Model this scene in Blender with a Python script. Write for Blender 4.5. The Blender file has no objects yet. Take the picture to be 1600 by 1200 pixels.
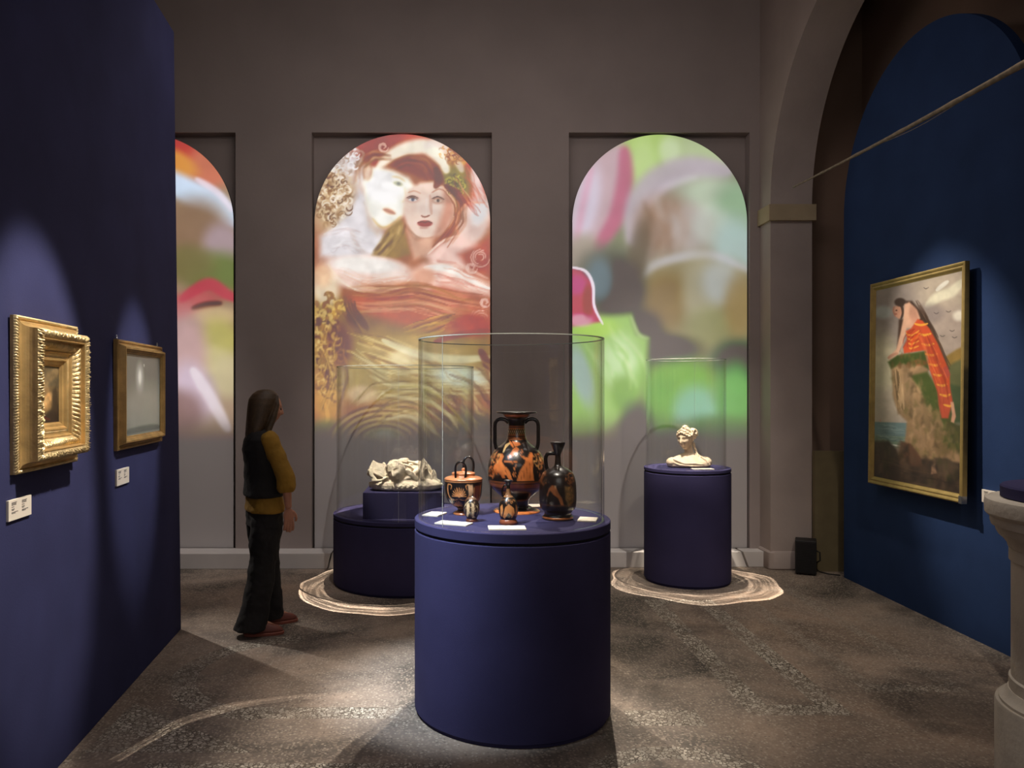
import bpy, bmesh, math, random
import numpy as np
from mathutils import Vector, Matrix, noise as mnoise
random.seed(7)
PI = math.pi
C = bpy.context.scene.collection
SC = bpy.context.scene

# ------------------------------------------------------------------ camera
cam_d = bpy.data.cameras.new('camera')
cam = bpy.data.objects.new('camera', cam_d)
C.objects.link(cam)
cam.location = (0.0, 0.0, 1.6)
cam.rotation_euler = (PI / 2, 0, 0)
cam_d.sensor_width = 36.0
cam_d.lens = 1240.0 / 1600.0 * 36.0
cam_d.shift_x = (800 - 705) / 1600.0
cam_d.shift_y = (609 - 600) / 1600.0
cam_d.clip_start = 0.05
SC.camera = cam
SC.view_settings.view_transform = 'Standard'
SC.view_settings.look = 'None'
SC.view_settings.gamma = 1
SC.view_settings.use_curve_mapping = False
SC.view_settings.exposure = 0.0
SC.cycles.transparent_max_bounces = 32

# ------------------------------------------------------------------ world (a closed, dim interior)
w = bpy.data.worlds.new('world')
SC.world = w
w.use_nodes = True
w.node_tree.nodes['Background'].inputs[0].default_value = (0.02, 0.02, 0.025, 1)
w.node_tree.nodes['Background'].inputs[1].default_value = 0.3

# ------------------------------------------------------------------ lights
def spot(name, loc, target, power, angle, blend=0.6, col=(1, 0.86, 0.7), radius=0.03):
    d = bpy.data.lights.new(name, 'SPOT')
    d.energy = power; d.color = col
    d.spot_size = math.radians(angle); d.spot_blend = blend
    d.shadow_soft_size = radius
    o = bpy.data.objects.new(name, d); C.objects.link(o)
    o.location = loc
    o.rotation_euler = (Vector(target) - Vector(loc)).to_track_quat('-Z', 'Y').to_euler()
    return o

def area(name, loc, target, power, sx, sy, col=(1, 0.9, 0.85)):
    d = bpy.data.lights.new(name, 'AREA')
    d.energy = power; d.color = col; d.shape = 'RECTANGLE'; d.size = sx; d.size_y = sy
    o = bpy.data.objects.new(name, d); C.objects.link(o)
    o.location = loc
    o.rotation_euler = (Vector(target) - Vector(loc)).to_track_quat('-Z', 'Y').to_euler()
    return o

# unseen area fills added for the dim general light of the room
area('overhead_fill', (0.2, 3.2, 6.2), (0.2, 4.3, 0), 22, 3.0, 3.0, (1, 0.91, 0.90))
area('front_fill', (0.4, -1.8, 3.2), (0.5, 7.0, 1.0), 26, 3.0, 1.5, (1.0, 0.94, 0.91))
area('end_wall_fill', (0.3, 5.0, 4.3), (0.3, 7.3, 0.4), 20, 3.4, 0.4, (1.0, 0.90, 0.86))  # added wash over the end wall, no fixture behind it
# track spots, with added fill spots for the end wall
WARM = (1, 0.88, 0.75)
spot('picture_spot', (0.25, 3.15, 4.35), (-1.62, 3.2, 1.45), 800, 21, 0.5, (0.98, 0.90, 0.80))
spot('picture_spot', (0.1, 4.6, 4.35), (-1.75, 4.42, 1.42), 480, 16, 0.6, (0.95, 0.93, 0.92))
spot('picture_spot', (1.15, 6.3, 4.6), (3.3, 5.25, 1.6), 780, 25, 0.8, (1.0, 0.92, 0.82))
spot('vase_spot', (1.2, 6.85, 5.0), (0.32, 4.05, 0.9), 900, 23, 0.5, WARM)
spot('vase_spot', (0.0, 2.55, 5.0), (0.32, 4.0, 1.05), 800, 15, 0.5, (1, 0.88, 0.74))
spot('vase_spot', (-1.25, 2.5, 4.4), (-0.12, 4.0, 0.72), 1500, 21, 0.9, (0.74, 0.86, 1.0))
spot('bust_spot', (1.25, 5.35, 4.9), (1.98, 6.68, 1.0), 1900, 11, 0.4, (1, 0.88, 0.74))
spot('relief_spot', (-1.2, 5.25, 4.9), (-0.38, 6.55, 0.85), 1400, 12, 0.4, (1, 0.90, 0.76))
spot('side_spot', (-3.4, 6.75, 3.6), (-1.45, 4.95, 0.0), 300, 24, 1.0, (1, 0.93, 0.86))
spot('floor_spot', (0.9, 6.9, 5.2), (-0.30, 4.25, 0.0), 800, 17, 1.0, WARM)
spot('floor_spot', (-0.2, 6.9, 5.2), (1.02, 3.95, 0.0), 620, 14, 1.0, WARM)
for _x in (-2.7, -0.45, 1.9):
    spot('wall_fill_spot', (_x, 5.1, 5.3), (_x, 7.40, 0.25), 260, 32, 1.0, (1.0, 0.93, 0.90))  # unseen washes added to brighten the lower end wall
spot('floor_spot', (2.2, 2.2, 5.4), (2.3, 5.6, 0.0), 280, 50, 1.0, WARM)

spot('pedestal_spot', (1.5, 3.3, 4.6), (2.25, 2.75, 1.2), 170, 17, 0.8, (1, 0.92, 0.85))

def caustic_gobo(name, cx, cy, h, power, rin, rout, seed, arc=None, col=(1, 0.86, 0.72), thr=0.55, base=0.3):
    """Added spot straight down, patterned to imitate rippled light from the glass cylinder."""
    size = 2 * math.degrees(math.atan((rout + 0.25) / h))
    o = spot(name, (cx, cy, h), (cx, cy, 0), power, size, 0.1, col, 0.005)
    o.rotation_euler = (0, 0, 0)
    d = o.data; d.use_nodes = True
    nt = d.node_tree; N = nt.nodes; L = nt.links
    em = [n for n in N if n.type == 'EMISSION'][0]
    tc = N.new('ShaderNodeTexCoord')
    sep = N.new('ShaderNodeSeparateXYZ'); L.new(tc.outputs['Normal'], sep.inputs[0])
    def M(op, a, b=None, c=None):
        n = N.new('ShaderNodeMath'); n.operation = op
        for i, v in enumerate((a, b, c)):
            if v is None: continue
            if isinstance(v, (int, float)): n.inputs[i].default_value = v
            else: L.new(v, n.inputs[i])
        return n.outputs[0]
    az = M('ABSOLUTE', sep.outputs[2])
    x = M('MULTIPLY', M('DIVIDE', sep.outputs[0], az), h)
    y = M('MULTIPLY', M('DIVIDE', sep.outputs[1], az), h)
    cb = N.new('ShaderNodeCombineXYZ'); L.new(x, cb.inputs[0]); L.new(y, cb.inputs[1]); cb.inputs[2].default_value = seed
    nz = N.new('ShaderNodeTexNoise'); nz.inputs['Scale'].default_value = 1.6; nz.inputs['Detail'].default_value = 1.0
    L.new(cb.outputs[0], nz.inputs['Vector'])
    r = M('SQRT', M('ADD', M('MULTIPLY', x, x), M('MULTIPLY', y, y)))
    r = M('ADD', r, M('MULTIPLY', M('SUBTRACT', nz.outputs[0], 0.5), 0.28))
    t = M('DIVIDE', M('SUBTRACT', r, rin), rout - rin)
    inside = M('MULTIPLY', M('GREATER_THAN', t, 0.0), M('LESS_THAN', t, 1.0))
    ang = M('ARCTAN2', y, x)
    cb2 = N.new('ShaderNodeCombineXYZ')
    L.new(M('MULTIPLY', r, 34.0), cb2.inputs[0]); L.new(M('MULTIPLY', M('COSINE', ang), 1.1), cb2.inputs[1])
    L.new(M('ADD', M('MULTIPLY', M('SINE', ang), 1.1), seed), cb2.inputs[2])
    n2 = N.new('ShaderNodeTexNoise'); n2.inputs['Scale'].default_value = 1.0; n2.inputs['Detail'].default_value = 3.0
    L.new(cb2.outputs[0], n2.inputs['Vector'])
    st = M('MULTIPLY', M('MAXIMUM', M('SUBTRACT', n2.outputs[0], thr - 0.12), 0.0), 5.0)
    rim = M('MULTIPLY', M('GREATER_THAN', t, 0.90), 0.8)
    body = M('ADD', M('ADD', base, M('MULTIPLY', st, 1.3)), M('ADD', rim, M('MULTIPLY', M('LESS_THAN', t, 0.10 if arc else 0.0), 1.4)))
    val = M('MULTIPLY', body, inside)
    if arc:
        a0, a1 = arc
        val = M('MULTIPLY', val, M('MULTIPLY', M('GREATER_THAN', ang, a0), M('LESS_THAN', ang, a1)))
    L.new(val, em.inputs['Strength'])
    return o

caustic_gobo('bust_ring_gobo', 2.02, 6.60, 4.6, 1100, 0.40, 0.69, 3.1, base=0.4)  # unseen patterned spots stand in for light rings; the glass bends no light
caustic_gobo('relief_ring_gobo', -0.40, 6.50, 4.6, 2600, 0.62, 0.84, 7.7, base=0.3)
caustic_gobo('vase_arc_gobo', -0.55, 3.2, 4.6, 330, 0.90, 0.97, 12.3, arc=(1.5, 2.9), thr=0.55, base=0.18)

# ------------------------------------------------------------------ helpers
def tag(o, label=None, cat=None, group=None, kind=None):
    if label: o['label'] = label
    if cat: o['category'] = cat
    if group: o['group'] = group
    if kind: o['kind'] = kind
    return o

def empty(name, loc=(0, 0, 0), rz=0.0):
    o = bpy.data.objects.new(name, None); C.objects.link(o)
    o.location = loc; o.rotation_euler = (0, 0, rz); o.empty_display_size = 0.1
    return o

def link(name, verts, faces, mat=None, parent=None, smooth=False, edges=()):
    me = bpy.data.meshes.new(name)
    me.from_pydata([tuple(v) for v in verts], list(edges), [tuple(f) for f in faces])
    me.update()
    if smooth:
        me.polygons.foreach_set('use_smooth', [True] * len(me.polygons))
    if mat: me.materials.append(mat)
    o = bpy.data.objects.new(name, me); C.objects.link(o)
    if parent: o.parent = parent
    return o

class MB:
    """collects shapes into one mesh"""
    def __init__(s): s.v = []; s.f = []
    def add(s, v, f, m=None):
        b = len(s.v)
        for p in v:
            p = Vector(p)
            s.v.append(m @ p if m else p)
        s.f += [tuple(b + i for i in q) for q in f]
        return s
    def box(s, x0, x1, y0, y1, z0, z1, m=None):
        v = [(x0, y0, z0), (x1, y0, z0), (x1, y1, z0), (x0, y1, z0), (x0, y0, z1), (x1, y0, z1), (x1, y1, z1), (x0, y1, z1)]
        f = [(0, 3, 2, 1), (4, 5, 6, 7), (0, 1, 5, 4), (1, 2, 6, 5), (2, 3, 7, 6), (3, 0, 4, 7)]
        return s.add(v, f, m)
    def tube(s, pts, rad, n=12, caps=True, flat=1.0, closed=False):
        P = [Vector(p) for p in pts]
        if not hasattr(rad, '__len__'): rad = [rad] * len(P)
        b = len(s.v); up = None; k = len(P)
        for i, p in enumerate(P):
            if closed: d = P[(i + 1) % k] - P[i - 1]
            else: d = P[min(i + 1, k - 1)] - P[max(i - 1, 0)]
            d.normalize()
            if up is None:
                up = d.orthogonal().normalized()
                if abs(d.z) < 0.9: up = (Vector((0, 0, 1)) - d * d.z).normalized()
            else:
                up = (up - d * up.dot(d)).normalized()
            sd = d.cross(up)
            for j in range(n):
                a = 2 * PI * j / n
                s.v.append(p + (up * math.cos(a) * flat + sd * math.sin(a)) * rad[i])
        for i in range(k if closed else k - 1):
            i2 = (i + 1) % k
            for j in range(n):
                j2 = (j + 1) % n
                s.f.append((b + i * n + j, b + i * n + j2, b + i2 * n + j2, b + i2 * n + j))
        if caps and not closed:
            s.f.append(tuple(b + j for j in reversed(range(n))))
            s.f.append(tuple(b + (k - 1) * n + j for j in range(n)))
        return s
    def lathe(s, prof, n=64, cx=0, cy=0, closed=False):
        b = len(s.v); k = len(prof)
        for r, z in prof:
            for j in range(n):
                a = 2 * PI * j / n
                s.v.append(Vector((cx + r * math.cos(a), cy + r * math.sin(a), z)))
        for i in range(k if closed else k - 1):
            i2 = (i + 1) % k
            for j in range(n):
                j2 = (j + 1) % n
                s.f.append((b + i * n + j, b + i * n + j2, b + i2 * n + j2, b + i2 * n + j))
        if not closed:
            if prof[0][0] > 1e-5: s.f.append(tuple(b + j for j in reversed(range(n))))
            if prof[-1][0] > 1e-5: s.f.append(tuple(b + (k - 1) * n + j for j in range(n)))
        return s
    def loft(s, rings, n=24, power=2.0):
        """rings: (cx, cy, cz, rx, ry[, rot])"""
        b = len(s.v); k = len(rings)
        for R in rings:
            cx, cy, cz, rx, ry = R[:5]; rot = R[5] if len(R) > 5 else 0
            for j in range(n):
                a = 2 * PI * j / n
                ca, sa = math.cos(a), math.sin(a)
                e = 2.0 / power
                x = rx * math.copysign(abs(ca) ** e, ca); y = ry * math.copysign(abs(sa) ** e, sa)
                s.v.append(Vector((cx + x * math.cos(rot) - y * math.sin(rot), cy + x * math.sin(rot) + y * math.cos(rot), cz)))
        for i in range(k - 1):
            for j in range(n):
                j2 = (j + 1) % n
                s.f.append((b + i * n + j, b + i * n + j2, b + (i + 1) * n + j2, b + (i + 1) * n + j))
        s.f.append(tuple(b + j for j in reversed(range(n))))
        s.f.append(tuple(b + (k - 1) * n + j for j in range(n)))
        return s
    def ell(s, c, r, nu=16, nv=10, m=None):
        v = []; f = []
        for i in range(nv + 1):
            t = PI * i / nv
            for j in range(nu):
                a = 2 * PI * j / nu
                v.append((c[0] + r[0] * math.sin(t) * math.cos(a), c[1] + r[1] * math.sin(t) * math.sin(a), c[2] + r[2] * math.cos(t)))
        for i in range(nv):
            for j in range(nu):
                j2 = (j + 1) % nu
                f.append((i * nu + j, (i + 1) * nu + j, (i + 1) * nu + j2, i * nu + j2))
        return s.add(v, f, m)
    def build(s, name, mat=None, parent=None, smooth=False, bevel=0, subsurf=0, auto=False):
        bm = bmesh.new()
        vs = [bm.verts.new(p) for p in s.v]
        for q in s.f:
            try: bm.faces.new([vs[i] for i in q])
            except ValueError: pass
        if smooth: bmesh.ops.remove_doubles(bm, verts=bm.verts, dist=1e-6)
        bmesh.ops.recalc_face_normals(bm, faces=bm.faces)
        me = bpy.data.meshes.new(name); bm.to_mesh(me); bm.free()
        if smooth: me.polygons.foreach_set('use_smooth', [True] * len(me.polygons))
        if auto: me.set_sharp_from_angle(angle=math.radians(auto))
        if mat: me.materials.append(mat)
        o = bpy.data.objects.new(name, me); C.objects.link(o)
        if parent: o.parent = parent
        if bevel:
            m = o.modifiers.new('bevel', 'BEVEL'); m.width = bevel; m.segments = 3; m.limit_method = 'ANGLE'
        if subsurf:
            m = o.modifiers.new('sub', 'SUBSURF'); m.levels = subsurf; m.render_levels = subsurf
        return o

# ------------------------------------------------------------------ materials
def s2l(c):
    c = np.asarray(c, dtype=float) / 255.0
    return np.where(c <= 0.04045, c / 12.92, ((c + 0.055) / 1.055) ** 2.4)
def rgb(r, g, b): return tuple(s2l((r, g, b))) + (1.0,)

def mat(name, col, rough=0.6, metal=0.0, noise=0.0, nscale=8.0, bump=0.0, bscale=60.0, spec=0.5, sheen=0.0, coat=0.0):
    m = bpy.data.materials.new(name); m.use_nodes = True
    N = m.node_tree.nodes; L = m.node_tree.links
    b = N['Principled BSDF']
    b.inputs['Base Color'].default_value = col
    b.inputs['Roughness'].default_value = rough
    b.inputs['Metallic'].default_value = metal
    b.inputs['Specular IOR Level'].default_value = spec
    b.inputs['Sheen Weight'].default_value = sheen
    b.inputs['Coat Weight'].default_value = coat
    tc = N.new('ShaderNodeTexCoord')
    if noise:
        n = N.new('ShaderNodeTexNoise'); n.inputs['Scale'].default_value = nscale; n.inputs['Detail'].default_value = 5
        L.new(tc.outputs['Object'], n.inputs['Vector'])
        r = N.new('ShaderNodeValToRGB')
        r.color_ramp.elements[0].position = 0.3; r.color_ramp.elements[1].position = 0.7
        r.color_ramp.elements[0].color = tuple(c * (1 - noise) for c in col[:3]) + (1,)
        r.color_ramp.elements[1].color = tuple(min(1, c * (1 + noise)) for c in col[:3]) + (1,)
        L.new(n.outputs[0], r.inputs[0]); L.new(r.outputs[0], b.inputs['Base Color'])
    if bump:
        n = N.new('ShaderNodeTexNoise'); n.inputs['Scale'].default_value = bscale; n.inputs['Detail'].default_value = 4
        L.new(tc.outputs['Object'], n.inputs['Vector'])
        bp = N.new('ShaderNodeBump'); bp.inputs['Strength'].default_value = bump; bp.inputs['Distance'].default_value = 0.01
        L.new(n.outputs[0], bp.inputs['Height']); L.new(bp.outputs[0], b.inputs['Normal'])
    return m

def mat_attr(name, rough=0.5, emit=0.0, base=1.0, spec=0.5, coat=0.0, basecol=None):
    """colour comes from the painted colour attribute 'paint'"""
    m = bpy.data.materials.new(name); m.use_nodes = True
    N = m.node_tree.nodes; L = m.node_tree.links
    b = N['Principled BSDF']
    a = N.new('ShaderNodeAttribute'); a.attribute_name = 'paint'
    b.inputs['Roughness'].default_value = rough
    b.inputs['Specular IOR Level'].default_value = spec
    b.inputs['Coat Weight'].default_value = coat
    b.inputs['Coat Roughness'].default_value = 0.12
    if emit:
        L.new(a.outputs['Color'], b.inputs['Emission Color'])
        b.inputs['Emission Strength'].default_value = emit
        b.inputs['Base Color'].default_value = basecol
    else:
        L.new(a.outputs['Color'], b.inputs['Base Color'])
    return m

def glass_mat(name):
    m = bpy.data.materials.new(name); m.use_nodes = True
    N = m.node_tree.nodes; L = m.node_tree.links
    for n in list(N): N.remove(n)
    out = N.new('ShaderNodeOutputMaterial')
    tr = N.new('ShaderNodeBsdfTransparent'); tr.inputs[0].default_value = (0.985, 0.992, 0.988, 1)
    gl = N.new('ShaderNodeBsdfGlossy'); gl.inputs['Roughness'].default_value = 0.015
    ge = N.new('ShaderNodeNewGeometry')
    dt = N.new('ShaderNodeVectorMath'); dt.operation = 'DOT_PRODUCT'
    L.new(ge.outputs['Normal'], dt.inputs[0]); L.new(ge.outputs['Incoming'], dt.inputs[1])
    def Mt(op, a, b=0.0):
        n = N.new('ShaderNodeMath'); n.operation = op
        for i, v in enumerate((a, b)):
            if isinstance(v, float): n.inputs[i].default_value = v
            else: L.new(v, n.inputs[i])
        return n.outputs[0]
    c = Mt('ABSOLUTE', dt.outputs['Value'])
    f = Mt('ADD', Mt('MULTIPLY', Mt('POWER', Mt('SUBTRACT', 1.0, c), 5.0), 0.72), 0.035)   # Schlick
    mx = N.new('ShaderNodeMixShader')
    L.new(f, mx.inputs[0]); L.new(tr.outputs[0], mx.inputs[1]); L.new(gl.outputs[0], mx.inputs[2])
    L.new(mx.outputs[0], out.inputs[0])
    return m

M = {}
M['plaster'] = mat('grey plaster', rgb(158, 146, 141), 0.9, noise=0.07, nscale=1.5, bump=0.12, bscale=35, spec=0.2)
M['arch_plaster'] = mat('arch plaster', rgb(168, 154, 146), 0.9, noise=0.10, nscale=2.0, bump=0.15, bscale=30, spec=0.2)
M['dark_plaster'] = mat('dark plaster', rgb(146, 122, 106), 0.9, noise=0.1, nscale=2.0, bump=0.1, bscale=30, spec=0.2)
M['cornice'] = mat('painted cornice', rgb(172, 154, 124), 0.8, noise=0.08, nscale=6, spec=0.2)
M['skirting'] = mat('painted skirting', rgb(204, 198, 193), 0.7, noise=0.05, nscale=4, spec=0.3)
M['blue_wall'] = mat('dark blue paint', rgb(54, 56, 92), 0.85, noise=0.12, nscale=3, bump=0.08, bscale=150, spec=0.15)
M['teal_wall'] = mat('blue paint', rgb(38, 58, 96), 0.85, noise=0.12, nscale=3, bump=0.08, bscale=150, spec=0.15)
M['blue_cloth'] = mat('blue felt', rgb(57, 54, 86), 0.9, noise=0.08, nscale=4, bump=0.12, bscale=320, spec=0.1)
M['gold'] = mat('gilt', rgb(220, 194, 142), 0.36, metal=0.6, noise=0.25, nscale=25, bump=0.25, bscale=160)
M['gold_smooth'] = mat('smooth gilt', rgb(206, 170, 110), 0.4, metal=0.6, noise=0.25, nscale=12, bump=0.1, bscale=60)
M['brass_frame'] = mat('brown gilt wood', rgb(160, 126, 74), 0.42, metal=0.35, noise=0.25, nscale=16, bump=0.1, bscale=80)
M['olive_frame'] = mat('olive gilt', rgb(158, 134, 78), 0.45, metal=0.35, noise=0.15, nscale=16)
M['card'] = mat('cream card', rgb(238, 226, 208), 0.7, noise=0.02)
M['ink'] = mat('printed grey ink', rgb(90, 84, 80), 0.8)
M['marble'] = mat('aged marble', rgb(226, 212, 188), 0.65, noise=0.14, nscale=14, bump=0.35, bscale=70, spec=0.3)
M['terracotta'] = mat('pale terracotta', rgb(226, 204, 176), 0.75, noise=0.14, nscale=22, bump=0.25, bscale=90, spec=0.2)
M['black_glaze'] = mat('black glaze', rgb(24, 19, 17), 0.22, noise=0.3, nscale=20, coat=0.3)
M['black'] = mat('black plastic', rgb(22, 20, 20), 0.6, bump=0.1, bscale=200)
M['steel'] = mat('steel', rgb(150, 150, 150), 0.35, metal=0.9)
M['wood'] = mat('pale rod', rgb(132, 118, 98), 0.6, noise=0.35, nscale=22, bump=0.3, bscale=60)
M['stone'] = mat('pale stone', rgb(192, 182, 166), 0.8, noise=0.12, nscale=7, bump=0.3, bscale=45, spec=0.2)
M['glass'] = glass_mat('clear acrylic')
M['seam'] = mat('glass joint', rgb(196, 200, 190), 0.2, spec=0.6)
def edge_mat():
    m = mat('glass edge', rgb(200, 206, 196), 0.15)
    pass
    return m
M['edge'] = edge_mat()
# ------------------------------------------------------------------ brush for projected images, canvases and vase figures
class Canvas:
    def __init__(s, x0, y0, x1, y1, res, base):
        s.x0, s.y0, s.res = x0, y0, res
        s.w = int((x1 - x0) * res); s.h = int((y1 - y0) * res)
        s.a = np.ones((s.h, s.w, 3)) * np.array(base, float)
        s.ox = s.oy = 0.0; s.k = 1.0
        gy, gx = np.mgrid[0:s.h, 0:s.w]
        s.gx = gx / res + x0; s.gy = gy / res + y0
        s.rng = np.random.RandomState(5)
    def frame(s, ox, oy, k): s.ox, s.oy, s.k = ox, oy, k; return s
    def T(s, pts): return [((p[0]) / s.k + s.ox, (p[1]) / s.k + s.oy) for p in pts]
    def _win(s, xa, ya, xb, yb):
        i0 = max(0, int((xa - s.x0) * s.res)); i1 = min(s.w, int((xb - s.x0) * s.res) + 2)
        j0 = max(0, int((ya - s.y0) * s.res)); j1 = min(s.h, int((yb - s.y0) * s.res) + 2)
        return (slice(j0, j1), slice(i0, i1)) if i1 > i0 and j1 > j0 else None
    def _mix(s, W, m, col, alpha):
        m = (np.clip(m, 0, 1) * alpha)[..., None]
        s.a[W] = s.a[W] * (1 - m) + np.array(col, float) * m
    def ell(s, cx, cy, rx, ry, col, soft=0.6, alpha=1.0, rot=0.0):
        (cx, cy), = s.T([(cx, cy)]); rx /= s.k; ry /= s.k
        R = max(rx, ry) * (1 + soft)
        W = s._win(cx - R, cy - R, cx + R, cy + R)
        if not W: return
        c, n = math.cos(math.radians(rot)), math.sin(math.radians(rot))
        dx = s.gx[W] - cx; dy = s.gy[W] - cy
        d = np.sqrt(((dx * c + dy * n) / rx) ** 2 + ((-dx * n + dy * c) / ry) ** 2)
        t = np.clip((1 + soft * 0.5 - d) / max(soft, 1e-3), 0, 1)
        s._mix(W, t * t * (3 - 2 * t), col, alpha)
    def poly(s, pts, col, soft=4.0, alpha=1.0):
        P = np.array(s.T(pts)); soft = soft / s.k
        W = s._win(P[:, 0].min() - soft, P[:, 1].min() - soft, P[:, 0].max() + soft, P[:, 1].max() + soft)
        if not W: return
        X = s.gx[W]; Y = s.gy[W]
        d2 = np.full(X.shape, 1e9); ins = np.zeros(X.shape, bool)
        for i in range(len(P)):
            ax, ay = P[i]; bx, by = P[(i + 1) % len(P)]
            ex, ey = bx - ax, by - ay; L = ex * ex + ey * ey + 1e-9
            t = np.clip(((X - ax) * ex + (Y - ay) * ey) / L, 0, 1)
            d2 = np.minimum(d2, (X - ax - t * ex) ** 2 + (Y - ay - t * ey) ** 2)
            if ay != by:
                ins ^= ((ay > Y) != (by > Y)) & (X < (bx - ax) * (Y - ay) / (by - ay) + ax)
        d = np.sqrt(d2); sd = np.where(ins, d, -d)
        t = np.clip(sd / max(soft, 0.3) * 0.5 + 0.5, 0, 1)
        s._mix(W, t * t * (3 - 2 * t), col, alpha)
    def line(s, pts, wd, col, soft=0.5, alpha=1.0, taper=True, smooth=True):
        P = np.array(s.T(pts)); wd = wd / s.k
        if smooth and len(P) > 2:
            Q = []
            for i in range(len(P) - 1):
                p0 = P[max(i - 1, 0)]; p1 = P[i]; p2 = P[i + 1]; p3 = P[min(i + 2, len(P) - 1)]
                for t in np.linspace(0, 1, 6, endpoint=False):
                    Q.append(0.5 * ((2 * p1) + (-p0 + p2) * t + (2 * p0 - 5 * p1 + 4 * p2 - p3) * t * t + (-p0 + 3 * p1 - 3 * p2 + p3) * t ** 3))
            Q.append(P[-1]); P = np.array(Q)
        W = s._win(P[:, 0].min() - wd, P[:, 1].min() - wd, P[:, 0].max() + wd, P[:, 1].max() + wd)
        if not W: return
        X = s.gx[W]; Y = s.gy[W]; best = np.full(X.shape, 1e9)
        n = len(P) - 1
        for i in range(n):
            ax, ay = P[i]; ex, ey = P[i + 1] - P[i]; L = ex * ex + ey * ey + 1e-9
            t = np.clip(((X - ax) * ex + (Y - ay) * ey) / L, 0, 1)
            d = np.sqrt((X - ax - t * ex) ** 2 + (Y - ay - t * ey) ** 2)
            q = (i + t) / n
            ww = wd * 0.5 * (np.sqrt(np.clip(1 - (2 * q - 1) ** 2, 0, 1)) * 0.8 + 0.2 if taper else 1.0)
            best = np.minimum(best, d / ww)
        t = np.clip((1 + soft * 0.5 - best) / max(soft, 0.05), 0, 1)
        s._mix(W, t * t * (3 - 2 * t), col, alpha)
    def curls(s, cx, cy, rx, ry, n, size, cols, wd, alpha=0.7):
        for i in range(n):
            a = s.rng.rand() * 2 * PI; q = math.sqrt(s.rng.rand())
            x = cx + rx * q * math.cos(a); y = cy + ry * q * math.sin(a)
            a0 = s.rng.rand() * 6.28; sz = size * (0.5 + s.rng.rand()); sp = 2.5 + 2 * s.rng.rand()
            pts = [(x + sz * (1 - 0.12 * k) * math.cos(a0 + sp * k / 5), y + sz * (1 - 0.12 * k) * math.sin(a0 + sp * k / 5)) for k in range(6)]
            s.line(pts, wd * (0.6 + s.rng.rand()), cols[s.rng.randint(len(cols))], 0.8, alpha)
    def strands(s, pts, spread, n, cols, wd, alpha=0.6, jitter=0.15):
        P = np.array(pts, float)
        for i in range(n):
            o = (s.rng.rand() - 0.5) * spread
            Q = []
            for k in range(len(P)):
                t = P[min(k + 1, len(P) - 1)] - P[max(k - 1, 0)]; t = t / (np.linalg.norm(t) + 1e-9)
                nn = np.array([-t[1], t[0]])
                Q.append(P[k] + nn * (o + (s.rng.rand() - 0.5) * spread * jitter))
            # each strand covers only a stretch of the path and drifts sideways
            t0 = s.rng.rand() * 0.6; t1 = min(1.0, t0 + 0.3 + 0.5 * s.rng.rand()); n = 5
            Q = np.array(Q); ts = np.linspace(t0, t1, n) * (len(Q) - 1); i0 = np.minimum(ts.astype(int), len(Q) - 2); f = (ts - i0)[:, None]
            R = Q[i0] * (1 - f) + Q[i0 + 1] * f
            R += (s.rng.rand(n, 2) - 0.5) * spread * 0.12
            s.line(R, wd * (0.4 + s.rng.rand() * 1.2), cols[s.rng.randint(len(cols))], 1.0, alpha * (0.5 + 0.5 * s.rng.rand()))
    def rocks(s, poly, n, size, cols, alpha=0.6):
        P = np.array(poly, float); lo, hi = P.min(0), P.max(0); k = 0
        for _ in range(n * 6):
            if k >= n: break
            x, y = lo + s.rng.rand(2) * (hi - lo); ins = False
            for i in range(len(P)):
                (ax, ay), (bx, by) = P[i], P[(i + 1) % len(P)]
                if (ay > y) != (by > y) and x < (bx - ax) * (y - ay) / (by - ay) + ax: ins = not ins
            if not ins: continue
            k += 1; q = 3 + s.rng.randint(3); a0 = s.rng.rand() * 6
            pts = [(x + size * (0.4 + s.rng.rand()) * math.cos(a0 + 6.28 * i / q) * 0.6, y + size * (0.5 + s.rng.rand()) * math.sin(a0 + 6.28 * i / q)) for i in range(q)]
            s.poly(pts, cols[s.rng.randint(len(cols))], size * 0.35, alpha * (0.5 + 0.5 * s.rng.rand()))
    def blur(s, r, W=None):
        W = W or (slice(0, s.h), slice(0, s.w)); b = s.a[W]
        for ax in (0, 1):
            p = np.pad(b, [(r, r) if i == ax else (0, 0) for i in range(3)], mode='edge'); c = np.cumsum(p, ax)
            z = np.take(c, [0], ax) * 0; c = np.concatenate([z, c], ax); n = b.shape[ax]
            hi_ = np.take(c, range(2 * r + 1, 2 * r + 1 + n), ax); lo_ = np.take(c, range(0, n), ax); b = (hi_ - lo_) / (2 * r + 1)
        s.a[W] = b
    def mottle(s, amount, scale, seed=1):
        r = np.random.RandomState(seed); acc = np.zeros((s.h, s.w)); amp = 1.0
        for o in range(3):
            n = max(2, int(s.h / scale * 2 ** o)), max(2, int(s.w / scale * 2 ** o))
            g = r.rand(n[0] + 1, n[1] + 1)
            yy = np.linspace(0, n[0] - 0.001, s.h); xx = np.linspace(0, n[1] - 0.001, s.w)
            yi = yy.astype(int); xi = xx.astype(int); fy = (yy - yi)[:, None]; fx = (xx - xi)[None]
            fy = fy * fy * (3 - 2 * fy); fx = fx * fx * (3 - 2 * fx)
            v = (g[yi][:, xi] * (1 - fy) * (1 - fx) + g[yi + 1][:, xi] * fy * (1 - fx) + g[yi][:, xi + 1] * (1 - fy) * fx + g[yi + 1][:, xi + 1] * fy * fx)
            acc += (v - 0.5) * amp; amp *= 0.5
        s.a *= (1 + acc * amount)[..., None]
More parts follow.
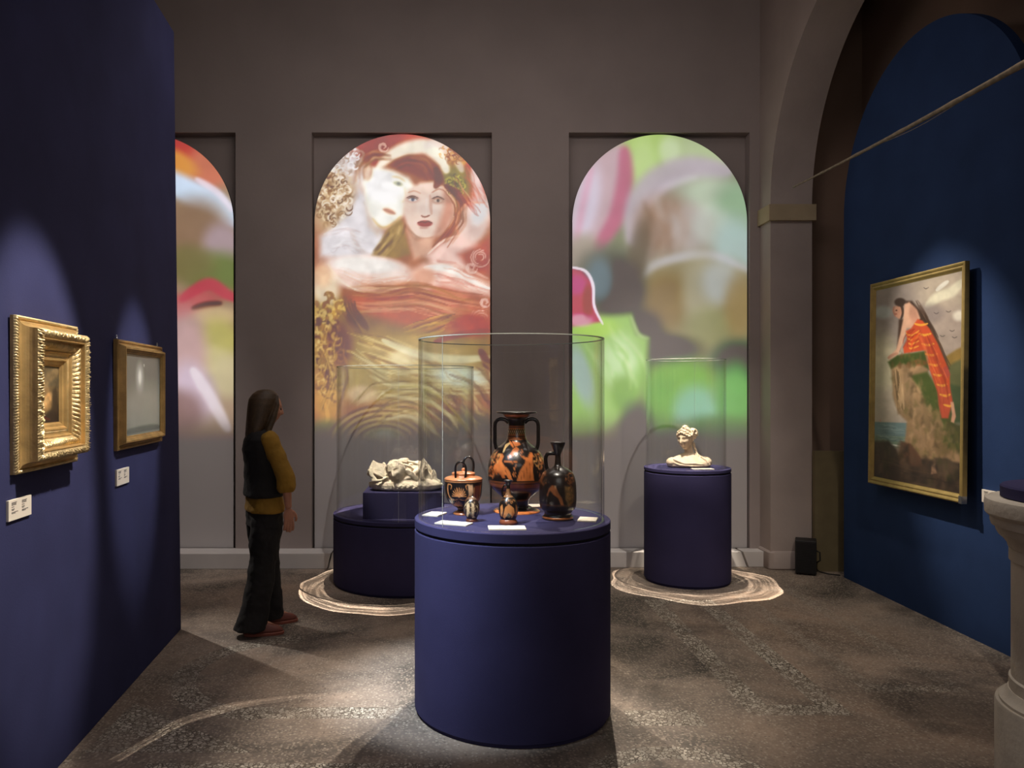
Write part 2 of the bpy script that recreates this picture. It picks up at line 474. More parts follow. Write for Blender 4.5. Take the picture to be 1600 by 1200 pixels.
    def sample(s, X, Y):
        fx = np.clip((X - s.x0) * s.res - 0.5, 0, s.w - 1.001); fy = np.clip((Y - s.y0) * s.res - 0.5, 0, s.h - 1.001)
        i = fx.astype(int); j = fy.astype(int); fx = (fx - i)[..., None]; fy = (fy - j)[..., None]
        a = s.a
        return (a[j, i] * (1 - fx) * (1 - fy) + a[j, i + 1] * fx * (1 - fy) + a[j + 1, i] * (1 - fx) * fy + a[j + 1, i + 1] * fx * fy)

def paint_mesh(o, cols, black=0.0):
    """cols: n_verts x 3 sRGB 0-255"""
    me = o.data
    at = me.color_attributes.new('paint', 'FLOAT_COLOR', 'POINT')
    c = np.ones((len(me.vertices), 4), dtype=np.float32)
    c[:, :3] = np.clip(s2l(np.clip(cols, 0, 255)) - black, 0, 1)
    at.data.foreach_set('color', c.ravel())

def grid_mesh(name, P, faces_nu, mat_, parent=None, smooth=True, close_u=False):
    """P: (nv, nu, 3) grid of points"""
    nv, nu = P.shape[:2]
    idx = np.arange(nv * nu).reshape(nv, nu)
    if close_u:
        a = idx[:-1]; b = idx[1:]
        q = np.stack([a, np.roll(a, -1, 1), np.roll(b, -1, 1), b], -1).reshape(-1, 4)
    else:
        q = np.stack([idx[:-1, :-1], idx[:-1, 1:], idx[1:, 1:], idx[1:, :-1]], -1).reshape(-1, 4)
    me = bpy.data.meshes.new(name)
    me.vertices.add(nv * nu); me.vertices.foreach_set('co', P.reshape(-1).astype(np.float32))
    me.loops.add(q.size); me.loops.foreach_set('vertex_index', q.reshape(-1).astype(np.int32))
    me.polygons.add(len(q))
    me.polygons.foreach_set('loop_start', np.arange(0, q.size, 4, dtype=np.int32))
    me.update(calc_edges=True); me.validate()
    me.polygons.foreach_set('use_smooth', [smooth] * len(q))
    if mat_: me.materials.append(mat_)
    o = bpy.data.objects.new(name, me); C.objects.link(o)
    if parent: o.parent = parent
    return o

# ---- central projection: two pale faces, veil, curls and golden drapery dissolving into each other
def canvas_centre():
    c = Canvas(488, 204, 772, 724, 1.3, (176, 112, 84))
    c.frame(470, 190, 3.334)
    E, Pn, Ln = c.ell, c.poly, c.line
    E(250, 230, 130, 150, (222, 216, 220), 0.8)
    E(170, 420, 130, 190, (186, 156, 120), 0.8)
    E(470, 120, 240, 90, (176, 84, 62), 0.6)
    E(660, 70, 120, 40, (214, 92, 70), 0.6)
    E(420, 170, 120, 90, (168, 78, 56), 0.6)
    E(760, 130, 110, 60, (230, 190, 160), 0.8)
    E(860, 220, 120, 130, (196, 118, 56), 0.8)
    E(900, 330, 70, 190, (206, 84, 66), 0.7)
    E(800, 330, 90, 110, (150, 140, 66), 0.8)
    Ln([(905, 220), (915, 320), (940, 400)], 50, (236, 214, 210), 0.9, 0.9)
    Ln([(400, 250), (470, 180), (560, 140), (650, 130), (720, 180), (760, 260)], 80, (248, 236, 216), 0.9, 0.95)
    Ln([(640, 130), (720, 110), (800, 180), (840, 260)], 50, (236, 222, 214), 0.9, 0.7)
    c.curls(235, 210, 90, 110, 70, 18, [(245, 242, 245), (200, 188, 185), (165, 140, 120)], 7)
    c.curls(170, 400, 100, 150, 130, 20, [(238, 226, 206), (150, 110, 68), (214, 188, 150), (120, 84, 50)], 7)
    c.curls(820, 170, 60, 60, 40, 16, [(230, 170, 90), (150, 80, 36)], 6)
    c.curls(800, 340, 50, 60, 40, 16, [(200, 190, 90), (100, 96, 40)], 6)
    # red-brown fringe
    Pn([(410, 250), (480, 200), (560, 172), (640, 178), (720, 230), (750, 330), (735, 380), (690, 330), (640, 300), (560, 262), (480, 246)], (150, 84, 46), 16)
    c.strands([(440, 250), (540, 200), (640, 215), (720, 330)], 60, 26, [(178, 112, 62), (110, 58, 32), (206, 150, 96)], 6, 0.6)
    # neck and shoulder
    Pn([(100, 600), (190, 530), (250, 470), (300, 350), (345, 380), (420, 540), (440, 620), (390, 715), (280, 730), (100, 700)], (222, 218, 222), 26)
    Ln([(260, 560), (300, 660), (370, 700)], 30, (196, 178, 170), 0.9, 0.5)
    Pn([(330, 420), (380, 520), (430, 560), (400, 600), (350, 540)], (206, 176, 150), 20, 0.6)
    # golden hair between the faces
    Pn([(520, 490), (552, 620), (570, 690), (500, 712), (360, 706), (400, 640), (450, 560)], (160, 130, 80), 12)
    c.strands([(515, 510), (490, 600), (400, 700)], 70, 40, [(206, 178, 120), (108, 80, 42), (186, 158, 100), (80, 56, 30)], 6, 0.7)
    # pale first face
    Pn([(335, 230), (400, 240), (480, 258), (560, 290), (600, 350), (580, 420), (530, 490), (440, 556), (395, 540), (360, 480), (335, 400), (322, 300)], (250, 244, 226), 18)
    E(430, 330, 90, 80, (255, 252, 240), 0.9, 0.9)
    E(505, 322, 26, 12, (176, 180, 150), 0.7, 0.9, 15); E(508, 322, 9, 9, (110, 120, 120), 0.7, 0.8)
    Ln([(470, 285), (510, 290), (545, 312)], 9, (210, 180, 130), 0.8, 0.8)
    Ln([(540, 340), (545, 400), (520, 420)], 8, (226, 196, 160), 0.8, 0.8)
    E(460, 466, 34, 14, (204, 146, 122), 0.6, 0.9, 20); Ln([(425, 455), (460, 466), (495, 482)], 6, (150, 92, 76), 0.6, 0.9)
    Ln([(370, 500), (420, 550), (480, 530), (520, 490)], 14, (214, 176, 110), 0.9, 0.7)
    E(346, 262, 26, 44, (214, 172, 140), 0.7, 0.8); E(348, 264, 15, 28, (232, 200, 176), 0.7)
    Ln([(332, 300), (322, 250), (345, 220), (368, 240), (360, 280)], 5, (160, 100, 70), 0.8, 0.7)
    c.strands([(300, 330), (310, 230), (370, 170), (470, 170)], 60, 40, [(120, 70, 44), (226, 196, 160), (180, 120, 80)], 6, 0.6)
    c.blur(2)
    # second face
    Pn([(535, 400), (560, 350), (620, 318), (690, 310), (750, 340), (795, 400), (800, 470), (770, 540), (720, 590), (650, 614), (590, 596), (550, 530), (528, 460)], (226, 200, 184), 14)
    Pn([(740, 350), (800, 410), (800, 480), (760, 560), (690, 605), (720, 520), (745, 440)], (196, 128, 104), 24, 0.8)
    Ln([(735, 335), (790, 400), (800, 480), (770, 560)], 16, (240, 190, 160), 0.8, 0.7)
    E(660, 440, 60, 50, (232, 212, 200), 0.9, 0.7)
    E(582, 404, 34, 18, (196, 160, 146), 0.9, 0.9); E(582, 405, 24, 8, (214, 208, 206), 0.6); E(582, 404, 9, 9, (84, 100, 124), 0.5); Ln([(556, 402), (580, 394), (608, 406)], 5, (96, 66, 54), 0.7, 0.9)
    Ln([(550, 396), (580, 386), (612, 398)], 7, (100, 66, 50), 0.6, 0.9)
    E(712, 410, 34, 18, (186, 140, 118), 0.9, 0.9); E(712, 411, 22, 8, (206, 190, 178), 0.6, 0.8); E(714, 410, 8, 8, (92, 74, 66), 0.5)
    Ln([(680, 402), (712, 390), (745, 404)], 7, (104, 64, 48), 0.6, 0.9)
    Ln([(555, 370), (590, 360), (625, 374)], 8, (190, 140, 110), 0.9, 0.6); Ln([(680, 370), (720, 350), (760, 368)], 8, (176, 116, 86), 0.9, 0.6)
    Ln([(672, 380), (676, 440), (680, 484)], 16, (206, 158, 136), 1.0, 0.6); Ln([(652, 400), (654, 450), (652, 480)], 12, (242, 222, 210), 1.0, 0.6)
    Ln([(625, 488), (645, 496), (672, 486)], 9, (140, 84, 72), 0.7, 0.9)
    E(645, 530, 38, 17, (164, 74, 70), 0.5); Ln([(606, 526), (630, 520), (646, 525), (662, 518), (686, 528)], 7, (112, 40, 44), 0.6, 0.9)
    E(640, 552, 24, 6, (190, 140, 126), 0.8, 0.7)
    Ln([(560, 560), (620, 606), (690, 600)], 10, (150, 110, 84), 0.8, 0.5)
    Pn([(550, 560), (600, 610), (690, 605), (680, 690), (590, 715), (570, 660)], (222, 176, 150), 20, 0.85)
    c.curls(215, 200, 80, 90, 60, 17, [(250, 248, 250), (214, 204, 200), (170, 146, 126)], 6, 0.8)
    c.curls(165, 400, 90, 140, 110, 20, [(244, 232, 214), (146, 104, 62), (220, 196, 158), (110, 76, 46)], 6, 0.8)
    c.curls(790, 160, 70, 60, 40, 16, [(236, 176, 96), (150, 80, 36)], 5, 0.7); c.curls(800, 330, 46, 60, 40, 15, [(204, 194, 96), (90, 90, 36)], 5, 0.7)
    # dark hair right of the face
    Ln([(750, 330), (830, 400), (835, 500), (760, 600), (690, 660)], 50, (130, 66, 44), 0.9, 0.85)
    Ln([(700, 240), (716, 300), (700, 340)], 40, (120, 60, 36), 0.8, 0.8)
    # blurred pale forms at the right
    E(900, 520, 80, 140, (228, 200, 190), 0.6, 0.95, 25)
    E(930, 470, 40, 70, (214, 222, 226), 0.9, 0.8, 20)
    Ln([(830, 620), (810, 520), (860, 430), (960, 420)], 14, (244, 170, 140), 0.9, 0.8)
    Pn([(650, 700), (740, 620), (830, 585), (930, 650), (940, 720), (850, 770), (700, 760)], (232, 194, 182), 26)
    Ln([(660, 690), (740, 620), (830, 590)], 12, (248, 214, 200), 0.9, 0.8)
    Pn([(820, 690), (920, 640), (985, 600), (985, 800), (880, 780)], (186, 88, 70), 26, 0.9)
    # veil / sleeve
    E(350, 790, 225, 92, (236, 206, 192), 0.35, 0.97, 4)
    E(330, 745, 200, 46, (244, 232, 226), 0.8, 0.95, 4)
    E(420, 850, 130, 34, (226, 168, 140), 0.9, 0.8)
    Ln([(140, 740), (200, 820), (300, 880), (400, 892), (500, 870), (580, 810)], 10, (252, 224, 200), 0.8, 0.9)
    c.strands([(180, 770), (330, 830), (560, 790)], 60, 18, [(252, 244, 236), (222, 176, 156)], 6, 0.5)
    # red lower breast and hand
    Pn([(220, 905), (330, 900), (460, 890), (600, 840), (760, 850), (990, 890), (990, 1110), (760, 1120), (560, 1090), (330, 1010), (250, 950)], (184, 98, 76), 40)
    E(420, 960, 140, 60, (196, 100, 80), 0.9, 0.9); E(760, 940, 130, 80, (206, 120, 98), 0.9, 0.9)
    Pn([(560, 790), (640, 740), (760, 720), (880, 790), (985, 850), (985, 905), (850, 880), (740, 850), (650, 870), (580, 860)], (240, 204, 190), 30)
    Ln([(640, 760), (780, 770), (985, 870)], 34, (252, 236, 228), 0.9, 0.85)
    E(640, 810, 60, 50, (232, 164, 132), 0.9, 0.8)
    c.strands([(230, 920), (420, 930), (600, 900), (800, 960), (980, 980)], 150, 60, [(214, 150, 110), (150, 76, 56), (222, 180, 140), (176, 120, 70)], 11, 0.5)
    c.strands([(650, 760), (800, 790), (980, 860)], 110, 24, [(250, 232, 222), (226, 160, 130), (200, 110, 90)], 10, 0.45)
    c.strands([(830, 250), (880, 360), (960, 470)], 120, 26, [(236, 190, 180), (160, 60, 50), (220, 110, 80)], 8, 0.5)
    c.strands([(760, 330), (830, 420), (830, 520), (740, 640)], 70, 30, [(96, 50, 34), (166, 90, 56), (190, 120, 76)], 7, 0.6)
    c.strands([(120, 640), (230, 600), (330, 640)], 120, 20, [(240, 238, 240), (200, 186, 186)], 9, 0.5)
    # gold drapery and blossoms
    Pn([(60, 900), (200, 900), (300, 990), (560, 1080), (760, 1110), (990, 1100), (990, 1260), (60, 1260)], (150, 116, 58), 40)
    E(130, 870, 70, 90, (232, 216, 184), 0.9, 0.9)
    E(110, 800, 50, 60, (234, 190, 150), 0.9, 0.8)
    c.curls(150, 960, 90, 60, 30, 26, [(226, 190, 110), (150, 104, 44)], 14)
    c.curls(140, 1080, 80, 110, 40, 28, [(226, 198, 130), (178, 134, 60), (110, 74, 34)], 14)
    c.strands([(230, 900), (260, 1000), (330, 1100)], 70, 14, [(96, 66, 36), (130, 92, 46)], 12, 0.7)
    c.strands([(840, 1000), (700, 1050), (540, 1100)], 80, 22, [(214, 176, 84), (120, 70, 40), (176, 130, 60)], 10, 0.7)
    for (x, y, r0) in ((935, 705, 50), (890, 760, 30), (940, 1030, 62), (960, 940, 26), (430, 130, 26)):
        for k in range(4):
            r = r0 * (1 - k * 0.22); a0 = k * 1.3
            c.line([(x + r * math.cos(a0 + t), y + r * math.sin(a0 + t)) for t in (0, 0.8, 1.6, 2.4, 3.2, 4.0)], 6, (242, 208, 196), 0.7, 0.7)
    # lower half
    c.frame(470, 500, 2.61)
    c.strands([(90, 20), (140, 120), (80, 250)], 100, 20, [(214, 176, 100), (110, 66, 34), (170, 120, 60)], 12, 0.7)
    E(700, 20, 80, 50, (178, 84, 70), 0.8)
    E(420, 200, 360, 150, (178, 152, 92), 0.8)
    E(150, 110, 60, 90, (112, 66, 40), 0.9, 0.8)
    c.strands([(170, 60), (330, 110), (520, 190), (700, 300)], 110, 30, [(226, 206, 140), (128, 90, 44), (200, 170, 96)], 12, 0.65)
    c.strands([(200, 130), (340, 230), (560, 260), (780, 250)], 90, 26, [(224, 214, 160), (140, 106, 56), (190, 170, 110)], 12, 0.6)
    Ln([(330, 80), (480, 140), (640, 160), (770, 150)], 34, (226, 222, 180), 0.9, 0.7)
    E(650, 230, 110, 40, (214, 226, 214), 0.9, 0.8, 8); E(250, 300, 60, 34, (222, 190, 150), 0.9, 0.8)
    Ln([(540, 90), (640, 60), (770, 40)], 26, (150, 66, 52), 0.9, 0.7)
    Ln([(730, 120), (760, 180), (780, 260)], 34, (120, 48, 44), 0.9, 0.8)
    E(620, 360, 80, 36, (170, 108, 84), 0.9, 0.8)
    E(110, 330, 60, 90, (196, 150, 80), 0.9, 0.8); Ln([(95, 330), (110, 400), (90, 450)], 16, (226, 168, 90), 0.9, 0.8)
    E(100, 470, 90, 60, (128, 142, 84), 0.9, 0.9)
    E(330, 500, 230, 110, (128, 116, 72), 0.8, 0.9)
    E(690, 460, 130, 90, (88, 96, 60), 0.9, 0.9)
    for k in range(12):
        r = 60 + k * 13
        col = [(206, 180, 116), (116, 84, 46)][k % 2]
        c.line([(340 + r * 1.15 * math.cos(t), 510 + r * 0.8 * math.sin(t)) for t in np.linspace(-PI * 1.02, 0.1, 9)], 13, col, 0.9, 0.6)
    c.strands([(500, 340), (620, 420), (720, 520)], 80, 14, [(166, 124, 74), (92, 62, 40)], 12, 0.6)
    E(335, 490, 80, 46, (150, 176, 150), 0.9, 0.9); E(340, 480, 34, 26, (184, 204, 196), 0.9, 0.8)
    E(420, 150, 60, 30, (236, 226, 180), 0.9, 0.6)
    c.curls(110, 180, 60, 150, 60, 26, [(226, 190, 120), (112, 76, 42), (170, 126, 70)], 9, 0.55)
    c.strands([(150, 20), (130, 120), (160, 240), (110, 380)], 90, 18, [(220, 184, 112), (110, 74, 40), (160, 116, 60)], 7, 0.5)
    c.strands([(230, 420), (340, 330), (480, 330), (600, 420), (660, 500)], 170, 60, [(214, 194, 130), (104, 80, 44), (170, 140, 84), (226, 214, 170)], 9, 0.55)
    c.strands([(560, 200), (700, 260), (790, 380)], 200, 40, [(190, 160, 100), (110, 70, 50), (216, 196, 140)], 10, 0.5)
    c.a = c.a * 0.84 + c.a.mean(2, keepdims=True) * 0.16
    c.a = np.minimum((c.a - 128) * 1.14 + 122, 244)
    c.mottle(0.16, 22, 3)
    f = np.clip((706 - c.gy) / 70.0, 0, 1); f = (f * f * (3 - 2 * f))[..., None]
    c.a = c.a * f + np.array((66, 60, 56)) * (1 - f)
    return c

# ---- right projection: blurred buds, magenta petal and lime leaves
def canvas_right():
    c = Canvas(888, 204, 1176, 724, 1.0, (128, 138, 108))
    c.frame(0, 0, 1)
    E, Pn, Ln = c.ell, c.poly, c.line
    E(1020, 240, 60, 60, (168, 200, 112), 0.9); E(1110, 232, 60, 34, (178, 196, 150), 0.9); E(1005, 270, 22, 50, (186, 214, 140), 0.9, 0.9)
    E(1045, 235, 16, 22, (206, 222, 190), 0.9, 0.6)
    # pink petal at the left
    Pn([(885, 340), (905, 270), (935, 235), (968, 220), (982, 240), (984, 290), (970, 345), (935, 395), (900, 425), (885, 425)], (190, 164, 172), 12)
    Ln([(975, 230), (976, 280), (962, 340), (930, 390)], 26, (188, 102, 130), 0.9, 0.9)
    E(915, 320, 20, 60, (204, 196, 214), 0.9, 0.9, 12); Ln([(925, 260), (910, 320), (900, 380)], 12, (214, 150, 176), 0.9, 0.6)
    E(910, 395, 26, 30, (160, 154, 134), 0.9, 0.8, 20)
    # big bud, back petal
    E(1086, 372, 106, 112, (158, 154, 138), 0.28, 0.98)
    Ln([(988, 380), (996, 320), (1030, 280), (1080, 262), (1140, 268)], 42, (182, 172, 184), 0.9, 0.9)
    Ln([(1008, 330), (1040, 292), (1090, 276)], 12, (206, 196, 208), 0.9, 0.6)
    E(1120, 308, 60, 30, (178, 196, 172), 0.9, 0.9, 8); E(1150, 330, 34, 46, (140, 180, 142), 0.9, 0.8)
    E(1038, 350, 44, 44, (158, 128, 108), 0.9, 0.9); E(1078, 356, 28, 40, (178, 170, 166), 0.9, 0.8); E(1112, 352, 30, 30, (190, 200, 190), 0.9, 0.7)
    E(1148, 390, 34, 50, (164, 190, 186), 0.9, 0.9)
    c.strands([(1020, 300), (1040, 360), (1030, 420)], 60, 14, [(176, 150, 130), (134, 108, 88), (188, 180, 176)], 12, 0.35)
    # front petal of the bud
    Pn([(988, 452), (1010, 420), (1050, 402), (1100, 398), (1150, 410), (1180, 430), (1180, 520), (1140, 552), (1090, 556), (1040, 536), (1000, 500)], (150, 142, 108), 16, 0.95)
    Ln([(992, 446), (1020, 416), (1070, 400), (1120, 400), (1172, 424)], 14, (186, 186, 190), 0.9, 0.8)
    E(1042, 470, 40, 44, (140, 120, 76), 0.9, 0.9, -10); E(1096, 460, 30, 60, (166, 164, 140), 0.9, 0.8); E(1126, 440, 30, 34, (176, 188, 196), 0.9, 0.6)
    E(1110, 515, 44, 34, (142, 146, 100), 0.9, 0.8); E(1154, 480, 22, 50, (154, 134, 90), 0.9, 0.8)
    # dark hollows
    E(950, 430, 50, 44, (92, 102, 92), 0.9, 0.95); E(965, 455, 40, 46, (58, 66, 60), 0.9, 0.95); E(936, 436, 22, 34, (104, 132, 142), 0.9, 0.9)
    E(996, 400, 16, 60, (98, 92, 76), 0.9, 0.7, 10)
    E(1030, 548, 60, 26, (56, 64, 52), 0.9, 0.95); E(1000, 520, 34, 34, (60, 68, 56), 0.9, 0.9); E(1152, 566, 40, 34, (50, 84, 74), 0.9, 0.95)
    c.blur(4)
    # lime leaves
    Pn([(885, 512), (925, 494), (985, 490), (996, 520), (1014, 528), (1012, 570), (990, 640), (945, 676), (885, 684)], (154, 200, 106), 9)
    E(930, 512, 34, 16, (176, 220, 92), 0.9, 0.8); E(968, 565, 30, 40, (194, 226, 172), 0.9, 0.8); E(975, 615, 20, 30, (120, 176, 70), 0.9, 0.8)
    E(908, 585, 16, 50, (168, 188, 212), 0.9, 0.7, -15); c.strands([(930, 520), (965, 560), (985, 610)], 60, 16, [(206, 232, 170), (132, 186, 78)], 6, 0.4)
    Ln([(985, 492), (998, 522), (1014, 528)], 5, (200, 228, 160), 0.9, 0.6)
    E(1062, 600, 64, 40, (130, 194, 76), 0.9, 0.95); E(1034, 636, 26, 46, (116, 188, 66), 0.9, 0.8); E(1088, 640, 38, 38, (142, 202, 174), 0.9, 0.9)
    E(1148, 620, 30, 50, (108, 182, 96), 0.9, 0.95); E(1118, 678, 60, 28, (92, 148, 80), 0.9, 0.9); E(1060, 690, 50, 20, (82, 118, 62), 0.9, 0.8); E(994, 670, 26, 40, (66, 76, 60), 0.9, 0.8)
    c.blur(2)
    Pn([(885, 418), (908, 422), (924, 440), (928, 475), (938, 502), (885, 510)], (192, 48, 100), 4)
    E(900, 444, 16, 16, (198, 60, 146), 0.9, 0.8); E(906, 500, 20, 10, (214, 170, 180), 0.9, 0.8); E(918, 470, 8, 24, (150, 30, 60), 0.9, 0.6)
    Ln([(890, 417), (914, 423), (926, 445), (928, 478), (942, 507)], 5, (238, 226, 238), 0.7, 0.95)
    c.a = c.a * 0.86 + c.a.mean(2, keepdims=True) * 0.14
    c.a = (c.a - 128) * 1.12 + 122
    c.mottle(0.07, 40, 8)
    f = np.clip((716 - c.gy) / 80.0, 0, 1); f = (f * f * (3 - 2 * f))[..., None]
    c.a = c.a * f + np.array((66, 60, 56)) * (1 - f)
    return c

# ---- left projection
def canvas_left():
    c = Canvas(88, 204, 372, 724, 1.0, (160, 140, 120))
    c.frame(270, 190, 1.715)
    E, Pn, Ln = c.ell, c.poly, c.line
    E(20, 60, 150, 90, (186, 92, 88), 0.8); E(100, 120, 60, 60, (200, 130, 110), 0.9)
    E(10, 110, 60, 30, (214, 160, 96), 0.9, 0.9, 30)
    Ln([(-80, 120), (30, 180), (110, 220), (170, 270)], 70, (206, 224, 244), 0.9, 0.95)
    Ln([(60, 150), (120, 190), (160, 240)], 18, (236, 226, 240), 0.9, 0.7)
    E(60, 300, 90, 90, (150, 128, 110), 0.9); E(130, 330, 50, 60, (176, 160, 170), 0.9, 0.8)
    E(120, 410, 80, 60, (118, 134, 88), 0.9, 0.95); E(40, 380, 70, 50, (132, 128, 96), 0.9, 0.9)
    E(40, 490, 100, 36, (188, 110, 112), 0.8, 0.95, -18)
    Ln([(20, 480), (60, 450), (100, 435), (140, 460), (170, 475)], 34, (190, 92, 104), 0.8, 0.95)
    Ln([(50, 500), (90, 490), (130, 486)], 16, (84, 54, 52), 0.9, 0.9)
    E(110, 520, 60, 26, (196, 176, 140), 0.9, 0.9); E(120, 590, 60, 60, (182, 176, 112), 0.9, 0.95)
    E(100, 640, 46, 40, (206, 196, 150), 0.9, 0.8); E(150, 680, 50, 60, (196, 186, 150), 0.9, 0.9)
    E(30, 620, 60, 110, (188, 158, 158), 0.9, 0.95); E(60, 720, 50, 80, (196, 180, 196), 0.9, 0.9, -25)
    Ln([(50, 660), (100, 740), (150, 830)], 34, (224, 214, 220), 0.9, 0.8)
    E(20, 780, 60, 60, (136, 110, 110), 0.9, 0.9)
    c.blur(2); c.a = (c.a - 128) * 1.15 + 120
    c.mottle(0.08, 36, 4)
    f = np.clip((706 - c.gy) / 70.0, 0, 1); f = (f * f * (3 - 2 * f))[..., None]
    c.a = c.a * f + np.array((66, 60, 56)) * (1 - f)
    return c

# ---- framed canvas on the right: seated figure on a cliff above the sea
def canvas_cliff():
    c = Canvas(80, 80, 520, 1140, 0.62, (150, 138, 128))
    E, Pn, Ln = c.ell, c.poly, c.line
    E(200, 330, 200, 160, (140, 128, 120), 0.9); E(420, 190, 140, 120, (170, 156, 138), 0.9)
    E(130, 560, 90, 150, (196, 186, 156), 0.9); E(440, 400, 120, 130, (160, 144, 132), 0.9)
    E(130, 740, 120, 90, (182, 166, 148), 0.9); E(130, 300, 40, 30, (170, 176, 170), 0.9, 0.8)
    Ln([(330, 270), (380, 225), (440, 200), (490, 150)], 50, (206, 200, 174), 0.9, 0.9)
    Ln([(372, 195), (400, 170), (425, 150)], 20, (214, 210, 196), 0.8, 0.9)
    E(480, 310, 30, 24, (216, 208, 190), 0.9, 0.9); E(350, 300, 60, 40, (130, 118, 114), 0.9, 0.7)
    for (x, y) in ((325, 185), (430, 292), (448, 380), (405, 405), (460, 410), (375, 300)):
        Ln([(x - 12, y - 4), (x, y + 2), (x + 12, y - 5)], 3.5, (70, 62, 60), 0.6, 0.9)
    # far green headland
    Pn([(420, 500), (470, 465), (510, 445), (510, 640), (440, 640)], (140, 112, 58), 8)
    Pn([(430, 545), (470, 520), (510, 500), (510, 760), (430, 700)], (92, 92, 60), 10)
    Pn([(440, 620), (510, 640), (510, 800), (440, 800)], (66, 76, 50), 10)
    # sea
    Pn([(95, 806), (280, 806), (280, 925), (95, 900)], (104, 124, 124), 3)
    Pn([(95, 865), (280, 870), (280, 930), (95, 905)], (112, 128, 108), 8)
    c.strands([(110, 850), (180, 858), (260, 862)], 70, 24, [(140, 154, 150), (80, 100, 102)], 4, 0.6)
    Ln([(120, 900), (170, 905), (240, 915)], 8, (206, 206, 190), 0.6, 0.9)
    Ln([(133, 792), (133, 806)], 9, (190, 150, 130), 0.5)
    # cliff
    Pn([(170, 520), (230, 495), (330, 480), (345, 580), (430, 700), (450, 800), (510, 830), (510, 1010), (240, 960), (255, 800), (215, 765), (190, 700), (178, 590)], (142, 114, 84), 8)
    for (pts, col) in (
        ([(185, 545), (230, 560), (240, 680), (215, 760), (195, 690)], (170, 136, 100)),
        ([(240, 560), (270, 600), (260, 720), (235, 740)], (150, 120, 90)),
        ([(275, 620), (320, 620), (310, 690), (280, 690)], (176, 142, 104)),
        ([(260, 560), (300, 520), (310, 545), (275, 580)], (172, 136, 100)),
        ([(200, 600), (215, 610), (225, 700), (205, 690)], (112, 86, 60)),
        ([(330, 720), (420, 790), (440, 900), (360, 960), (300, 900), (290, 780)], (132, 106, 76)),
        ([(260, 800), (330, 820), (350, 930), (270, 940)], (150, 120, 88)),
        ([(380, 860), (440, 840), (470, 930), (400, 960)], (120, 98, 66)),
        ([(345, 650), (400, 740), (360, 760), (320, 700)], (90, 82, 48))):
        Pn(pts, col, 10)
    Pn([(160, 530), (200, 498), (330, 475), (348, 560), (300, 530), (230, 535), (175, 560)], (64, 76, 34), 8)
    Pn([(265, 590), (340, 570), (400, 660), (470, 810), (420, 800), (340, 690), (300, 640)], (70, 80, 38), 10)
    E(300, 530, 40, 14, (128, 78, 44), 0.9, 0.7)
    Pn([(420, 790), (510, 810), (510, 960), (440, 900)], (72, 70, 42), 12)
    c.rocks([(180, 550), (240, 550), (300, 640), (430, 780), (500, 900), (500, 1000), (260, 950), (260, 800), (215, 750), (190, 680)], 150, 22, [(180, 146, 108), (84, 66, 46), (126, 100, 70), (150, 118, 86), (100, 88, 52)], 0.6)
    c.rocks([(200, 500), (330, 480), (345, 560), (300, 540), (175, 550)], 40, 14, [(54, 66, 28), (96, 94, 48), (110, 76, 46)], 0.6)
    c.rocks([(300, 600), (400, 660), (470, 810), (500, 940), (440, 900), (340, 700)], 60, 18, [(60, 74, 34), (92, 88, 48), (116, 98, 64)], 0.6)
    c.strands([(200, 560), (210, 640), (225, 750)], 40, 16, [(190, 158, 120), (96, 74, 52)], 6, 0.6)
    # foreground rocks
    Pn([(95, 895), (170, 890), (210, 925), (230, 960), (510, 980), (510, 1140), (95, 1080)], (62, 50, 42), 10)
    Pn([(215, 960), (230, 890), (275, 900), (320, 960), (330, 1000), (230, 1000)], (92, 64, 48), 8)
    Pn([(380, 960), (440, 960), (510, 1010), (500, 1060), (400, 1040)], (78, 64, 50), 8)
    Pn([(370, 1000), (385, 985), (395, 1030), (368, 1035)], (140, 108, 84), 5)
    c.rocks([(95, 900), (220, 900), (330, 970), (510, 990), (510, 1130), (95, 1080)], 110, 24, [(100, 80, 62), (40, 34, 30), (78, 60, 46), (66, 62, 40)], 0.6)
    c.strands([(110, 1010), (280, 1050), (490, 1090)], 120, 14, [(96, 76, 58), (44, 36, 32), (80, 60, 46)], 9, 0.5)
    # figure: hair, back, arm, drapery
    Pn([(230, 245), (262, 245), (305, 290), (350, 360), (385, 430), (425, 510), (440, 555), (420, 560), (360, 470), (310, 380), (270, 320)], (62, 44, 36), 7)
    c.strands([(262, 250), (310, 320), (360, 410), (430, 550)], 46, 30, [(48, 34, 28), (92, 66, 50), (70, 50, 40)], 6, 0.7, 0.3)
    Pn([(205, 330), (232, 330), (222, 400), (212, 480), (200, 470)], (66, 46, 38), 7)
    Pn([(196, 262), (215, 256), (222, 300), (206, 330), (190, 320), (180, 285)], (190, 138, 112), 5)
    Ln([(184, 270), (178, 290), (188, 320)], 8, (166, 112, 90), 0.6, 0.9); E(192, 290, 5, 3, (80, 50, 42), 0.6); Ln([(184, 306), (190, 308), (195, 306)], 4, (140, 66, 56), 0.6); Ln([(198, 262), (214, 270), (222, 300), (214, 330)], 12, (62, 44, 36), 0.7, 0.9)
    E(208, 252, 26, 20, (58, 42, 36), 0.5)
    Pn([(228, 262), (250, 250), (285, 285), (302, 325), (262, 372), (238, 372), (232, 320)], (204, 158, 130), 6)
    E(272, 310, 20, 40, (176, 126, 104), 0.9, 0.8, -15)
    Pn([(230, 262), (252, 258), (246, 350), (226, 440), (206, 492), (165, 520), (160, 510), (196, 470), (212, 400), (226, 320)], (208, 162, 134), 5)
    Ln([(160, 512), (175, 500), (205, 488)], 13, (190, 140, 116), 0.6)
